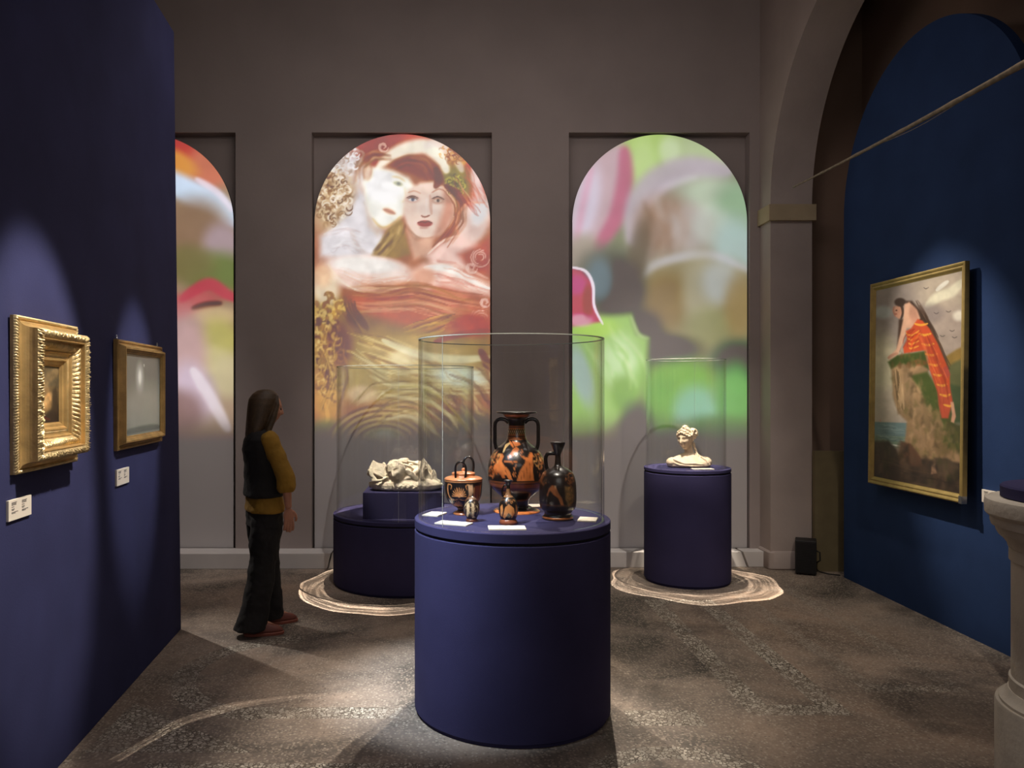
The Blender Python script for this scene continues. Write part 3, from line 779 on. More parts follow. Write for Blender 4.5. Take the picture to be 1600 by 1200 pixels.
    Pn([(290, 328), (312, 335), (345, 370), (385, 440), (425, 530), (442, 580), (445, 640), (420, 740), (380, 640), (350, 560), (335, 470), (232, 488), (228, 462), (245, 430), (238, 385), (262, 372)], (188, 74, 42), 5)
    Pn([(385, 620), (445, 640), (458, 700), (440, 780), (410, 780), (395, 720)], (178, 74, 52), 6)
    Pn([(395, 560), (430, 540), (445, 580), (430, 600)], (160, 66, 60), 6, 0.8)
    for i in range(9):
        y = 350 + i * 46; x = 276 + i * 17.5
        Ln([(x, y), (x + 30, y + 6), (x + 62 - i * 2, y - 2)], 11, (222, 160, 56), 0.6, 0.85)
    for i in range(4):
        Ln([(238 + i * 6, 395 + i * 22), (265, 405 + i * 20), (300, 380 + i * 24)], 8, (224, 158, 60), 0.6, 0.8)
    c.strands([(300, 345), (350, 470), (410, 620), (430, 760)], 60, 16, [(134, 40, 26), (214, 104, 60), (150, 52, 40)], 7, 0.6)
    c.strands([(300, 380), (265, 410), (240, 470)], 60, 12, [(140, 36, 20), (224, 90, 40)], 6, 0.6)
    Pn([(448, 705), (462, 705), (474, 770), (466, 800), (452, 795), (456, 760)], (196, 146, 118), 4)
    c.mottle(0.10, 22, 6)
    return c

# ---- small framed landscape on the left wall
def canvas_landscape():
    c = Canvas(0, 0, 100, 140, 1.2, (84, 70, 50))
    c.ell(40, 60, 50, 60, (132, 104, 64), 0.9); c.ell(70, 40, 50, 40, (92, 80, 60), 0.9)
    c.ell(40, 78, 26, 26, (196, 150, 96), 0.9); c.ell(38, 84, 12, 10, (226, 180, 120), 0.9)
    c.line([(10, 60), (50, 30), (95, 12)], 26, (150, 124, 84), 0.9, 0.7)
    c.line([(20, 70), (60, 56), (96, 60)], 14, (110, 88, 58), 0.9, 0.7)
    c.poly([(0, 110), (40, 116), (70, 104), (100, 90), (100, 140), (0, 140)], (46, 36, 30), 8)
    c.poly([(70, 60), (84, 52), (92, 70), (92, 112), (66, 110)], (60, 48, 36), 6)
    c.line([(0, 118), (30, 124), (60, 130)], 6, (96, 40, 30), 0.8, 0.8)
    c.mottle(0.3, 14, 2)
    return c

# ---- glazed grey seascape on the left wall
def canvas_grey():
    c = Canvas(0, 0, 140, 110, 1.0, (132, 134, 128))
    c.ell(40, 20, 90, 50, (118, 118, 112), 0.9); c.ell(80, 80, 80, 40, (154, 156, 146), 0.9)
    c.line([(0, 104), (70, 102), (140, 103)], 9, (104, 110, 104), 0.8)
    c.line([(60, 101), (100, 99), (140, 101)], 4, (110, 116, 108), 0.9, 0.7)
    c.line([(0, 102), (30, 100), (60, 103)], 3, (112, 116, 108), 0.9, 0.6)
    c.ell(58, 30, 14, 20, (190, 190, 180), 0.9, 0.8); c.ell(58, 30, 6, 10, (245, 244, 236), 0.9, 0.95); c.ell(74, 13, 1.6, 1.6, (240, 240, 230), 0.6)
    c.mottle(0.06, 30, 2)
    return c
# ================================================================== the room
def structure(o, label=None, cat=None):
    o['kind'] = 'structure'
    if label: o['label'] = label
    if cat: o['category'] = cat
    return o

# ---- floor: worn seminato with pale mosaic bands
def floor_mat():
    m = bpy.data.materials.new('terrazzo floor'); m.use_nodes = True
    N = m.node_tree.nodes; L = m.node_tree.links; b = N['Principled BSDF']
    b.inputs['Roughness'].default_value = 0.62; b.inputs['Specular IOR Level'].default_value = 0.3
    tc = N.new('ShaderNodeTexCoord'); sep = N.new('ShaderNodeSeparateXYZ'); L.new(tc.outputs['Object'], sep.inputs[0])
    X, Y = sep.outputs[0], sep.outputs[1]
    def Mt(op, a, c=None, d=None):
        n = N.new('ShaderNodeMath'); n.operation = op
        for i, v in enumerate((a, c, d)):
            if v is None: continue
            if isinstance(v, (int, float)): n.inputs[i].default_value = v
            else: L.new(v, n.inputs[i])
        return n.outputs[0]
    def noise(scale, detail=4, rough=0.5, dist=0):
        n = N.new('ShaderNodeTexNoise'); n.inputs['Scale'].default_value = scale; n.inputs['Detail'].default_value = detail
        n.inputs['Roughness'].default_value = rough; n.inputs['Distortion'].default_value = dist
        L.new(tc.outputs['Object'], n.inputs['Vector']); return n.outputs[0]
    def ramp(f, stops):
        r = N.new('ShaderNodeValToRGB'); e = r.color_ramp.elements
        while len(e) < len(stops): e.new(0.5)
        for i, (p, c) in enumerate(stops): e[i].position = p; e[i].color = c
        L.new(f, r.inputs[0]); return r.outputs[0]
    def mix(f, a, c, kind='MIX'):
        n = N.new('ShaderNodeMix'); n.data_type = 'RGBA'; n.blend_type = kind
        for k, v in ((0, f), (6, a), (7, c)):
            if isinstance(v, (int, float)): n.inputs[k].default_value = v
            elif isinstance(v, tuple): n.inputs[k].default_value = v
            else: L.new(v, n.inputs[k])
        return n.outputs[2]
    def vor(scale, feat='F1'):
        n = N.new('ShaderNodeTexVoronoi'); n.inputs['Scale'].default_value = scale; n.feature = feat
        L.new(tc.outputs['Object'], n.inputs['Vector']); return n
    # cement with blotches
    base = ramp(noise(1.3, 7, 0.62, 0.6), [(0.34, rgb(84, 78, 72)), (0.5, rgb(134, 122, 111)), (0.66, rgb(162, 144, 128))])
    warm = ramp(noise(0.6, 3), [(0.45, rgb(255, 255, 255)), (0.7, rgb(255, 234, 214))])
    base = mix(0.6, base, warm, 'MULTIPLY')
    # chips of stone, three sizes
    v1 = vor(62); v1d = v1.outputs['Distance']
    chip = Mt('LESS_THAN', v1d, 0.36)
    sc = N.new('ShaderNodeSeparateColor'); L.new(v1.outputs['Color'], sc.inputs[0])
    lightc = Mt('MULTIPLY', chip, Mt('GREATER_THAN', sc.outputs[0], 0.66))
    darkc = Mt('MULTIPLY', chip, Mt('LESS_THAN', sc.outputs[0], 0.16))
    col = mix(Mt('MULTIPLY', lightc, 0.6), base, rgb(196, 184, 166))
    col = mix(Mt('MULTIPLY', darkc, 0.4), col, rgb(44, 38, 36))
    v2 = vor(95); s2 = N.new('ShaderNodeSeparateColor'); L.new(v2.outputs['Color'], s2.inputs[0])
    col = mix(Mt('MULTIPLY', Mt('GREATER_THAN', s2.outputs[1], 0.72), 0.4), col, rgb(176, 160, 142))
    # mosaic bands : rectangular frames and patches of closely laid pale tesserae
    def inbox(x0, x1, y0, y1):
        return Mt('MULTIPLY', Mt('MULTIPLY', Mt('GREATER_THAN', X, x0), Mt('LESS_THAN', X, x1)), Mt('MULTIPLY', Mt('GREATER_THAN', Y, y0), Mt('LESS_THAN', Y, y1)))
    def frame(x0, x1, y0, y1, t):
        return Mt('SUBTRACT', inbox(x0, x1, y0, y1), inbox(x0 + t, x1 - t, y0 + t, y1 - t))
    mask = frame(1.47, 1.98, 3.90, 6.05, 0.13)
    def ring(cx, cy, r0, r1, sx=1.0):
        dx = Mt('MULTIPLY', Mt('SUBTRACT', X, cx), sx); dy = Mt('SUBTRACT', Y, cy)
        r = Mt('SQRT', Mt('ADD', Mt('MULTIPLY', dx, dx), Mt('MULTIPLY', dy, dy)))
        return Mt('MULTIPLY', Mt('GREATER_THAN', r, r0), Mt('LESS_THAN', r, r1))
    left = Mt('MAXIMUM', inbox(-1.05, -0.25, 3.86, 4.0), Mt('MULTIPLY', ring(-0.9, 4.5, 0.52, 0.66), Mt('LESS_THAN', X, -0.95)))
    tri = Mt('MULTIPLY', inbox(-1.62, -0.9, 3.5, 4.1), Mt('GREATER_THAN', Mt('SUBTRACT', Mt('MULTIPLY', Mt('SUBTRACT', X, -1.62), -0.75), Mt('SUBTRACT', Y, 4.05)), 0.0))
    right = Mt('MAXIMUM', inbox(0.86, 1.22, 3.78, 3.96), ring(0.95, 3.1, 0.34, 0.46))
    far = frame(2.2, 2.75, 4.2, 6.4, 0.1)
    near = Mt('MAXIMUM', inbox(-1.3, 0.0, 3.28, 3.40), inbox(0.9, 2.2, 3.16, 3.3))
    mask = Mt('MAXIMUM', Mt('MAXIMUM', mask, Mt('MAXIMUM', left, tri)), Mt('MAXIMUM', Mt('MAXIMUM', right, near), Mt('MULTIPLY', far, 0.45)))
    worn = ramp(noise(3.0, 4), [(0.3, (0.25, 0.25, 0.25, 1)), (0.62, (1, 1, 1, 1))])
    v3 = vor(52, 'DISTANCE_TO_EDGE'); tess = Mt('GREATER_THAN', v3.outputs['Distance'], 0.09)
    v4 = vor(52); s4 = N.new('ShaderNodeSeparateColor'); L.new(v4.outputs['Color'], s4.inputs[0])
    tcol = ramp(s4.outputs[0], [(0.0, rgb(120, 110, 98)), (0.45, rgb(186, 178, 162)), (1.0, rgb(222, 214, 198))])
    tcol = mix(tess, rgb(86, 76, 66), tcol)
    ws = N.new('ShaderNodeSeparateColor'); L.new(worn, ws.inputs[0])
    col = mix(Mt('MULTIPLY', Mt('MULTIPLY', mask, ws.outputs[0]), 1.0), col, tcol)
    # dark worn patches
    dk = ramp(noise(0.9, 5, 0.6, 0.3), [(0.36, (1, 1, 1, 1)), (0.46, (0, 0, 0, 1))])
    dks = N.new('ShaderNodeSeparateColor'); L.new(dk, dks.inputs[0])
    col = mix(Mt('MULTIPLY', dks.outputs[0], 0.5), col, rgb(48, 42, 40))
    L.new(col, b.inputs['Base Color'])
    bp = N.new('ShaderNodeBump'); bp.inputs['Strength'].default_value = 0.18; bp.inputs['Distance'].default_value = 0.004
    L.new(v1d, bp.inputs['Height']); L.new(bp.outputs[0], b.inputs['Normal'])
    return m

structure(MB().box(-5.1, 5.0, -3.1, 7.7, -0.12, 0.0).build('floor', floor_mat()))
structure(MB().box(-5.1, 5.0, -3.1, 7.7, 6.6, 6.75).build('ceiling', M['dark_plaster']))
structure(MB().box(-5.1, -5.0, -3.1, 7.7, 0, 6.6).build('wall_left', M['plaster']))
structure(MB().box(-5.0, 5.0, -3.1, -3.0, 0, 6.6).build('wall_front', M['dark_plaster']))

# ---- end wall with three tall niches
YB = 7.30; NT = 3.967; ND = 0.12
NICHE = [(-3.66, -1.984), (-1.283, 0.374), (1.083, 2.746)]
mb = MB()
mb.box(-5.0, 2.84, YB, YB + 0.35, NT, 6.6)
xs = [-5.0] + [x for n in NICHE for x in n] + [2.84]
for i in range(0, len(xs), 2): mb.box(xs[i], xs[i + 1], YB, YB + 0.35, 0, NT)
for a, b_ in NICHE: mb.box(a, b_, YB + ND, YB + 0.35, 0, NT)
structure(mb.build('wall_back', M['plaster']))
# end wall and far wall of the side aisle beyond the arch
structure(MB().box(2.84, 5.0, YB, YB + 0.35, 0, 6.6).build('wall_aisle_end', M['dark_plaster']))
structure(MB().box(3.78, 3.9, -3.0, YB, 0, 6.6).build('wall_aisle', M['dark_plaster']))
structure(MB().box(3.2, 3.78, 6.98, 7.03, 0, 1.06).build('wall_low', mat('olive panel', rgb(112, 100, 72), 0.9, noise=0.1)))

# ---- wall with the great arch
def arch_wall():
    X0, X1 = 2.84, 3.21; yc, zc, R, k = 5.455, 3.235, 1.605, 0.965; top = 6.6
    v = []; f = []; n = 64
    def q(*p):
        b = len(v); v.extend(p); f.append((b, b + 1, b + 2, b + 3))
    ys = [yc + R * math.cos(PI * i / n) for i in range(n + 1)]
    zs = [zc + R * k * math.sin(PI * i / n) for i in range(n + 1)]
    for X in (X0, X1):
        q((X, -3.0, 0), (X, ys[-1], 0), (X, ys[-1], zc), (X, -3.0, zc))
        q((X, -3.0, zc), (X, ys[-1], zc), (X, ys[-1], top), (X, -3.0, top))
        q((X, ys[0], 0), (X, YB, 0), (X, YB, zc), (X, ys[0], zc))
        q((X, ys[0], zc), (X, YB, zc), (X, YB, top), (X, ys[0], top))
        for i in range(n):
            q((X, ys[i], zs[i]), (X, ys[i + 1], zs[i + 1]), (X, ys[i + 1], top), (X, ys[i], top))
    for i in range(n):
        q((X0, ys[i], zs[i]), (X1, ys[i], zs[i]), (X1, ys[i + 1], zs[i + 1]), (X0, ys[i + 1], zs[i + 1]))
    for y in (ys[0], ys[-1]):
        q((X0, y, 0), (X1, y, 0), (X1, y, zc), (X0, y, zc))
    m = MB(); m.add(v, f)
    return m.build('wall_right', M['arch_plaster'])
structure(arch_wall())
PY = 7.06
for i, (a, b_) in enumerate(((PY - 0.035, YB), (3.2, 3.885))):
    structure(MB().box(2.815, 3.235, a, b_, 3.10, 3.245).build('trim_%d' % (i + 1), M['cornice'], bevel=0.004))
m = MB(); m.loft([(3.025, 7.2, 0.0, 0.20, 0.155), (3.025, 7.2, 0.012, 0.207, 0.165), (3.025, 7.2, 0.15, 0.205, 0.162), (3.025, 7.2, 0.165, 0.19, 0.15)], 40, 8)
structure(m.build('trim_3', M['arch_plaster'], smooth=True, auto=40))

# ---- skirting boxes along the end wall (raised service duct with slanted joints)
def skirting(name, x0, x1, yl, yr, s0=0.0, s1=0.0, z=0.14):
    v = [(x0 + s0, yl, 0), (x1 + s1, yr, 0), (x1, YB + 0.02, 0), (x0, YB + 0.02, 0), (x0, yl, z), (x1, yr, z), (x1, YB + 0.02, z), (x0, YB + 0.02, z)]
    f = [(0, 3, 2, 1), (4, 5, 6, 7), (0, 1, 5, 4), (1, 2, 6, 5), (2, 3, 7, 6), (3, 0, 4, 7)]
    return structure(MB().add(v, f).build(name, M['skirting'], bevel=0.005))
skirting('baseboard_back', -4.98, -1.075, 7.045, 7.085, 0, -0.035)
skirting('baseboard_back.001', -1.063, 2.615, 7.085, 7.16, -0.035, 0.055)
skirting('baseboard_back.002', 2.632, 2.835, 7.16, 7.165, 0.055, 0)

# ---- tall blue display wall on the left
A = Vector((-1.805, 5.305)); D = Vector((0.0720, -0.9974)); NRM = Vector((0.9974, 0.0720))
def left_wall():
    L_ = 8.2; T = 0.22; H = 3.99; lean = 0.047
    v = []
    for z in (0, H):
        l = lean * z / H
        for t, s in ((0, 0), (L_, 0), (L_, -T), (0, -T)):
            p = A + D * t + NRM * (s - l)
            v.append((p.x, p.y, z))
    f = [(0, 3, 2, 1), (4, 5, 6, 7), (0, 1, 5, 4), (1, 2, 6, 5), (2, 3, 7, 6), (3, 0, 4, 7)]
    return structure(MB().add(v, f).build('partition_wall', M['blue_wall'], bevel=0.004))
left_wall()
LEAN = math.atan(0.047 / 3.99)
def on_left(Y, z, p=0.0):
    """point on the left display wall at depth Y"""
    t = (Y - A.y) / D.y
    q = A + D * t + NRM * (p - 0.047 * z / 3.99)
    return Vector((q.x, q.y, z))
# local frame of the left wall: local x runs along the wall towards the back, local y into the wall, local z up
RZ_LEFT = math.atan2(-D.y, -D.x)

# ---- arched blue panel in the side aisle
def arched_slab(name, w_, h, R, t, m_, n=48):
    """slab standing in local x-z, centred, thickness along y"""
    pts = [(-w_ / 2, 0), (w_ / 2, 0)] + [(R * math.cos(PI * i / n), h - R + R * math.sin(PI * i / n)) for i in range(n + 1)]
    v = [(x, 0, z) for x, z in pts] + [(x, t, z) for x, z in pts]; k = len(pts)
    f = [tuple(range(k)), tuple(reversed(range(k, 2 * k)))] + [(i, k + i, k + (i + 1) % k, (i + 1) % k) for i in range(k)]
    return MB().add(v, f).build(name, m_)
o = structure(arched_slab('partition_wall.001', 2.21, 4.169, 1.105, 0.07, M['teal_wall']))
o.location = (3.35, 5.665, 0); o.rotation_euler = (0, 0, -PI / 2)

# ================================================================== projection panels in the niches
def projection(x0, x1, top, canvas, label, name='projection_panel'):
    Yp = YB + 0.035; t = 0.03; z0 = 0.14
    R = (x1 - x0) / 2; xc = (x0 + x1) / 2; nu, nv = 190, 440
    zz = np.linspace(z0, top, nv)
    # denser rows toward the crown
    zz = z0 + (top - z0) * np.sin(np.linspace(0, PI / 2, nv)) ** 0.9
    hw = np.where(zz > top - R, np.sqrt(np.clip(R * R - (zz - top + R) ** 2, 1e-6, None)), R)
    u = np.linspace(-1, 1, nu)
    P = np.zeros((nv, nu, 3))
    P[..., 0] = xc + hw[:, None] * u[None]; P[..., 1] = Yp; P[..., 2] = zz[:, None]
    root = empty(name, (xc, Yp, z0))
    P -= np.array((xc, Yp, z0))
    face = grid_mesh('projected_image', P, nu, M['proj'], root, smooth=False)
    X = (P[..., 0] + xc) * 1240 / Yp + 705; Yq = 609 - (P[..., 2] + z0 - 1.6) * 1240 / Yp
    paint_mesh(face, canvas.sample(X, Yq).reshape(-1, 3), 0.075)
    n = 48
    pts = [(-R, 0), (R, 0)] + [(R * math.cos(PI * i / n), top - z0 - R + R * math.sin(PI * i / n)) for i in range(n + 1)]
    v = [(x, 0.002, z) for x, z in pts] + [(x, t, z) for x, z in pts]; k = len(pts)
    f = [tuple(range(k)), tuple(reversed(range(k, 2 * k)))] + [(i, k + i, k + (i + 1) % k, (i + 1) % k) for i in range(k)]
    MB().add(v, f).build('backing_board', M['black'], root)
    tag(root, label, 'projection screen', 'arched projection panels in the end wall niches')
    return root
M['proj'] = mat_attr('projected image', 0.9, emit=0.92, basecol=rgb(190, 184, 182), spec=0.1)
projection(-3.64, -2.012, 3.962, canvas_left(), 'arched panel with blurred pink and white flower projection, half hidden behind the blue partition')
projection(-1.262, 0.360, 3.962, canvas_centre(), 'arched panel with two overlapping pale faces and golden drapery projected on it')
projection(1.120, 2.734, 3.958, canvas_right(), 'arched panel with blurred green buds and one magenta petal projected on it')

# ================================================================== left wall: two pictures and labels
def sweep_frame(name, W, H, prof, mat_, parent, n=1, disp=None, smooth=False):
    """mitred moulding: prof = [(inset, depth)], depth along local -y; local x = width, z = height"""
    nx = max(1, n); k = len(prof); V = []; ring_len = None
    for j, (ins, dep) in enumerate(prof):
        w2, h2 = W / 2 - ins, H / 2 - ins
        cs = [(-w2, -h2), (w2, -h2), (w2, h2), (-w2, h2)]
        ring = []
        for s in range(4):
            a, b_ = cs[s], cs[(s + 1) % 4]
            out = [(0, -1), (1, 0), (0, 1), (-1, 0)][s]
            L0 = (W if s % 2 == 0 else H); q = int(nx * L0)
            for i in range(max(q, 1)):
                t = i / max(q, 1)
                x = a[0] + (b_[0] - a[0]) * t; z = a[1] + (b_[1] - a[1]) * t; d = dep; o_ = 0
                if disp:
                    do, dd = disp(j, s, t * L0, min(t, 1 - t) * L0)
                    o_ = do; d += dd
                ring.append((x + out[0] * o_, -d, z + out[1] * o_))
        ring_len = len(ring); V += ring
    F = []
    for j in range(k - 1):
        for i in range(ring_len):
            i2 = (i + 1) % ring_len
            F.append((j * ring_len + i, j * ring_len + i2, (j + 1) * ring_len + i2, (j + 1) * ring_len + i))
    m = MB(); m.add(V, F)
    return m.build(name, mat_, parent, smooth=smooth)

def canvas_plane(name, W, H, y, canvas, fn, m_, parent, nu=90, nv=120):
    u = np.linspace(0, 1, nu); v = np.linspace(0, 1, nv)
    P = np.zeros((nv, nu, 3)); P[..., 0] = (u[None] - 0.5) * W; P[..., 1] = y; P[..., 2] = (0.5 - v[:, None]) * H
    o = grid_mesh(name, P, nu, m_, parent, smooth=False)
    U, V_ = np.meshgrid(u, v)
    X, Yq = fn(U, V_)
    paint_mesh(o, canvas.sample(X, Yq).reshape(-1, 3))
    return o

M['oil'] = mat_attr('varnished oil paint', 0.42, spec=0.35)
M['oil_glazed'] = mat_attr('glazed oil paint', 0.22, spec=0.6)

def ornate_picture():
    yc, zc = 3.257, 1.581
    root = empty('ornate_picture')
    root.location = on_left(yc, zc, 0.004); root.rotation_euler = (-LEAN * 0, 0, RZ_LEFT)
    tag(root, 'small dark landscape in a deep carved gold frame on the left partition', 'painting', 'gilt framed pictures on the left partition')
    W, H = 0.575, 0.60
    MB().box(-W / 2, W / 2, -0.012, 0, -H / 2, H / 2).build('back_board', M['gold_smooth'], root)
    # rope bead on the outer edge
    def rope(j, s, l, e): return (0, 0.003 * math.sin(l * 2 * PI / 0.011 + j * 1.5)) if 0 < j < 4 else (0, 0)
    sweep_frame('beaded_edge', W, H, [(0, 0.010), (0.0, 0.020), (0.006, 0.027), (0.013, 0.025), (0.018, 0.016)], M['gold'], root, 420, rope, True)
    # hollow running up to the raised rim
    cove = [(0.016, 0.018), (0.020, 0.026), (0.024, 0.028)] + [(0.024 + 0.020 * math.sin(a), 0.028 + 0.045 * (1 - math.cos(a))) for a in np.linspace(0.1, PI / 2, 7)] + [(0.046, 0.082)]
    sweep_frame('cove_moulding', W, H, cove, M['gold_smooth'], root, 1, None, False)
    # carved rim of leaves
    rnd = random.Random(3)
    ph = [rnd.random() * 6 for _ in range(8)]
    def leaf(j, s, l, e):
        w = math.sin(PI * j / 9)
        a = math.sin(l * 2 * PI / 0.036 + 1.5 * math.sin(j * 0.9) + ph[s]); b_ = math.sin(l * 2 * PI / 0.013 + j * 1.7 + ph[s + 2])
        c_ = mnoise.noise(Vector((l * 130, j * 0.9, s * 7.0)))
        return (w * (0.0012 * a + 0.0018 * b_ + 0.004 * c_), w * (0.002 * a + 0.003 * b_ + 0.008 * c_))
    rim = [(0.044 + 0.034 * j / 9, 0.082 + 0.014 * math.sin(PI * j / 9)) for j in range(10)]
    sweep_frame('carved_rim', W, H, rim, M['gold'], root, 520, leaf, True)
    sweep_frame('inner_fillet', W, H, [(0.077, 0.084), (0.079, 0.088), (0.083, 0.087), (0.084, 0.072), (0.088, 0.070)], M['gold_smooth'], root)
    # big acanthus band going down into the frame
    def acan(j, s, l, e):
        w = math.sin(PI * j / 10)
        t = abs(math.sin(l * PI / 0.030)); rib = math.sin(l * 2 * PI / 0.0075 + (j - 5) * 0.5)
        return (w * 0.004 * rib, w * (0.013 * t ** 0.5 - 0.004 + 0.0025 * rib))
    ac = [(0.087 + 0.036 * j / 10, 0.068 - 0.022 * j / 10 + 0.006 * math.sin(PI * j / 10)) for j in range(11)]
    sweep_frame('acanthus_band', W, H, ac, M['gold'], root, 520, acan, True)
    sweep_frame('flat_moulding', W, H, [(0.122, 0.046), (0.126, 0.050), (0.130, 0.048), (0.134, 0.040), (0.142, 0.039)], M['gold_smooth'], root)
    def bead(j, s, l, e): return (0, 0.003 * math.sin(PI * j / 4) * (0.3 + abs(math.sin(l * PI / 0.009))))
    sweep_frame('bead_moulding', W, H, [(0.141 + 0.009 * j / 4, 0.038) for j in range(5)], M['gold'], root, 420, bead, True)
    sweep_frame('slip_moulding', W, H, [(0.149, 0.036), (0.153, 0.041), (0.160, 0.040), (0.166, 0.030), (0.176, 0.028), (0.180, 0.020), (0.184, 0.018)], M['gold_smooth'], root)
    canvas_plane('canvas', W - 0.36, H - 0.36, -0.017, canvas_landscape(), lambda u, v: (u * 99, v * 139), M['oil'], root, 60, 80)
ornate_picture()

def grey_picture():
    yc, zc = 4.46, 1.573
    root = empty('grey_picture'); root.location = on_left(yc, zc, 0.002); root.rotation_euler = (0, 0, RZ_LEFT)
    tag(root, 'glazed pale grey seascape in a plain brown gilt frame near the partition end', 'painting', 'gilt framed pictures on the left partition')
    W, H = 0.78, 0.576
    MB().box(-W / 2 + .004, W / 2 - .004, -0.01, 0, -H / 2 + .004, H / 2 - .004).build('back_board', M['brass_frame'], root)
    sweep_frame('outer_moulding', W, H, [(0, 0.0), (0, 0.018), (0.004, 0.024), (0.012, 0.024), (0.016, 0.019), (0.024, 0.020), (0.030, 0.034), (0.034, 0.045)], M['brass_frame'], root)
    sweep_frame('inner_moulding', W, H, [(0.034, 0.045), (0.037, 0.052), (0.046, 0.052), (0.050, 0.046), (0.058, 0.042), (0.062, 0.036), (0.068, 0.034), (0.070, 0.028)], M['brass_frame'], root)
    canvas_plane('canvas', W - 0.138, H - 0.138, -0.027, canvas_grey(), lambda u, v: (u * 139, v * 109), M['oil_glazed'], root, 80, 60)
    for x in (-0.36, 0.34):
        h = MB(); h.tube([(x, -0.004, H / 2 - 0.012), (x, -0.006, H / 2 + 0.012)], 0.005, 10); h.ell((x, -0.006, H / 2 + 0.016), (0.006, 0.004, 0.008), 10, 6)
        h.build('hanging_hook', M['steel'], root, smooth=True)
grey_picture()

def text_lines(m, x0, z0, widths, pitch, h, y):
    for i, w_ in enumerate(widths):
        if w_: m.box(x0, x0 + w_, y - 0.0006, y, z0 - i * pitch - h, z0 - i * pitch)

def wall_label(loc, rz, W, H, label, group=None):
    root = empty('wall_label', loc, rz)
    tag(root, label, 'label', group)
    MB().box(-W / 2, W / 2, -0.010, 0, -H / 2, H / 2).build('card', M['card'], root, bevel=0.001)
    m = MB(); rnd = random.Random(int(loc[1] * 100))
    for cx in (-W / 2 + 0.022, 0.012):
        z = H / 2 - 0.010
        for blk in ((0.040, 0.034, 0.036), (0.020,), (0.022, 0.018), (0.050, 0.030)):
            for w_ in blk:
                x = cx
                while x < cx + w_:
                    ww = 0.004 + rnd.random() * 0.009
                    m.box(x, min(x + ww, cx + w_), -0.0108, -0.0098, z - 0.0022, z); x += ww + 0.0018
                z -= 0.0042
            z -= 0.0035
    tag(m.build('printed_text', M['ink'], root), kind='stuff')
    return root
wall_label(on_left(3.03, 1.149, 0.0), RZ_LEFT, 0.185, 0.078, 'cream text label below the deep carved gold frame', 'cream text labels on the walls')
wall_label(on_left(4.18, 1.144, 0.0), RZ_LEFT, 0.19, 0.084, 'cream text label below the plain framed grey seascape', 'cream text labels on the walls')
wall_label((3.349, 4.90, 0.935), -PI / 2, 0.19, 0.08, 'text label low on the blue arched wall, just behind the stone pedestal top', 'cream text labels on the walls')

# ================================================================== right wall: tall framed painting
def cliff_picture():
    W, H = 1.144, 1.547
    root = empty('cliff_painting', (3.295, 5.628, 1.648)); root.rotation_euler = (-0.012, 0, -PI / 2)
    tag(root, 'tall painting of a long-haired figure in orange drapery kneeling on a sea cliff', 'painting')
    fw = 0.055
    # four mitred frame pieces
    prof = [(0, 0), (0, 0.030), (0.008, 0.034), (0.018, 0.030), (0.024, 0.025), (0.034, 0.027), (0.040, 0.024), (0.050, 0.016), (fw, 0.014), (fw, 0)]
    for s in range(4):
        V = []; 
        for ins, dep in prof:
            w2, h2 = W / 2 - ins, H / 2 - ins
            cs = [(-w2, -h2), (w2, -h2), (w2, h2), (-w2, h2)]
            for c_ in (cs[s], cs[(s + 1) % 4]): V.append((c_[0], -dep, c_[1]))
        k = len(prof)
        F = [(2 * i, 2 * i + 1, (2 * i + 3) % (2 * k), (2 * i + 2) % (2 * k)) for i in range(k)]
        F += [tuple(2 * i for i in range(k)), tuple(2 * i + 1 for i in range(k))]
        MB().add(V, F).build('frame_rail', M['olive_frame'], root)
    Hm = None
    src = [(0, 0), (1, 0), (1, 1), (0, 1)]; dst = [(97, 200), (490, 100), (500, 1120), (112, 1055)]
    Am = []; Bm = []
    for (u, v), (x, y) in zip(src, dst):
        Am.append([u, v, 1, 0, 0, 0, -x * u, -x * v]); Bm.append(x)
        Am.append([0, 0, 0, u, v, 1, -y * u, -y * v]); Bm.append(y)
    h = np.linalg.solve(np.array(Am, float), np.array(Bm, float))
    def fn(u, v):
        d = h[6] * u + h[7] * v + 1
        return (h[0] * u + h[1] * v + h[2]) / d, (h[3] * u + h[4] * v + h[5]) / d
    canvas_plane('canvas', W - 2 * fw + 0.004, H - 2 * fw + 0.004, -0.012, canvas_cliff(), fn, M['oil'], root, 240, 330)
    m = MB(); m.box(-W / 2 + .03, W / 2 - .03, 0.0, 0.012, -H / 2 + .03, H / 2 - .03); m.build('stretcher', M['black'], root)
    for z in (0.62, 0.2, -0.2, -0.62):
        MB().box(W / 2 - 0.08, W / 2 - 0.05, 0.012, 0.03, z - 0.02, z + 0.02).build('bracket', M['black'], root)
    MB().box(W / 2 - 0.03, W / 2 + 0.003, -0.036, -0.002, -H / 2 - 0.003, -H / 2 + 0.045).build('corner_clip', M['steel'], root)
cliff_picture()
# ================================================================== round plinths with glass cylinders
def plinth(name, x, y, r, h, label, disc=0.045):
    root = empty(name, (x, y, 0)); tag(root, label, 'plinth')
    MB().lathe([(0, 0.0), (r - 0.012, 0.0), (r - 0.012, 0.018), (r - 0.002, 0.019), (r, 0.021), (r, h - disc - 0.016), (r - 0.003, h - disc - 0.012), (0, h - disc - 0.012)], 128).build('drum', M['blue_cloth'], root, smooth=True, auto=30)
    MB().lathe([(0, h - disc - 0.012), (r - 0.014, h - disc - 0.012), (r - 0.014, h - disc), (0, h - disc)], 128).build('shadow_gap', M['black'], root, smooth=True, auto=30)
    MB().lathe([(0, h - disc), (r - 0.002, h - disc), (r, h - disc + 0.003), (r, h - 0.004), (r - 0.004, h), (0, h)], 128).build('top_disc', M['blue_cloth'], root, smooth=True, auto=30)
    return root

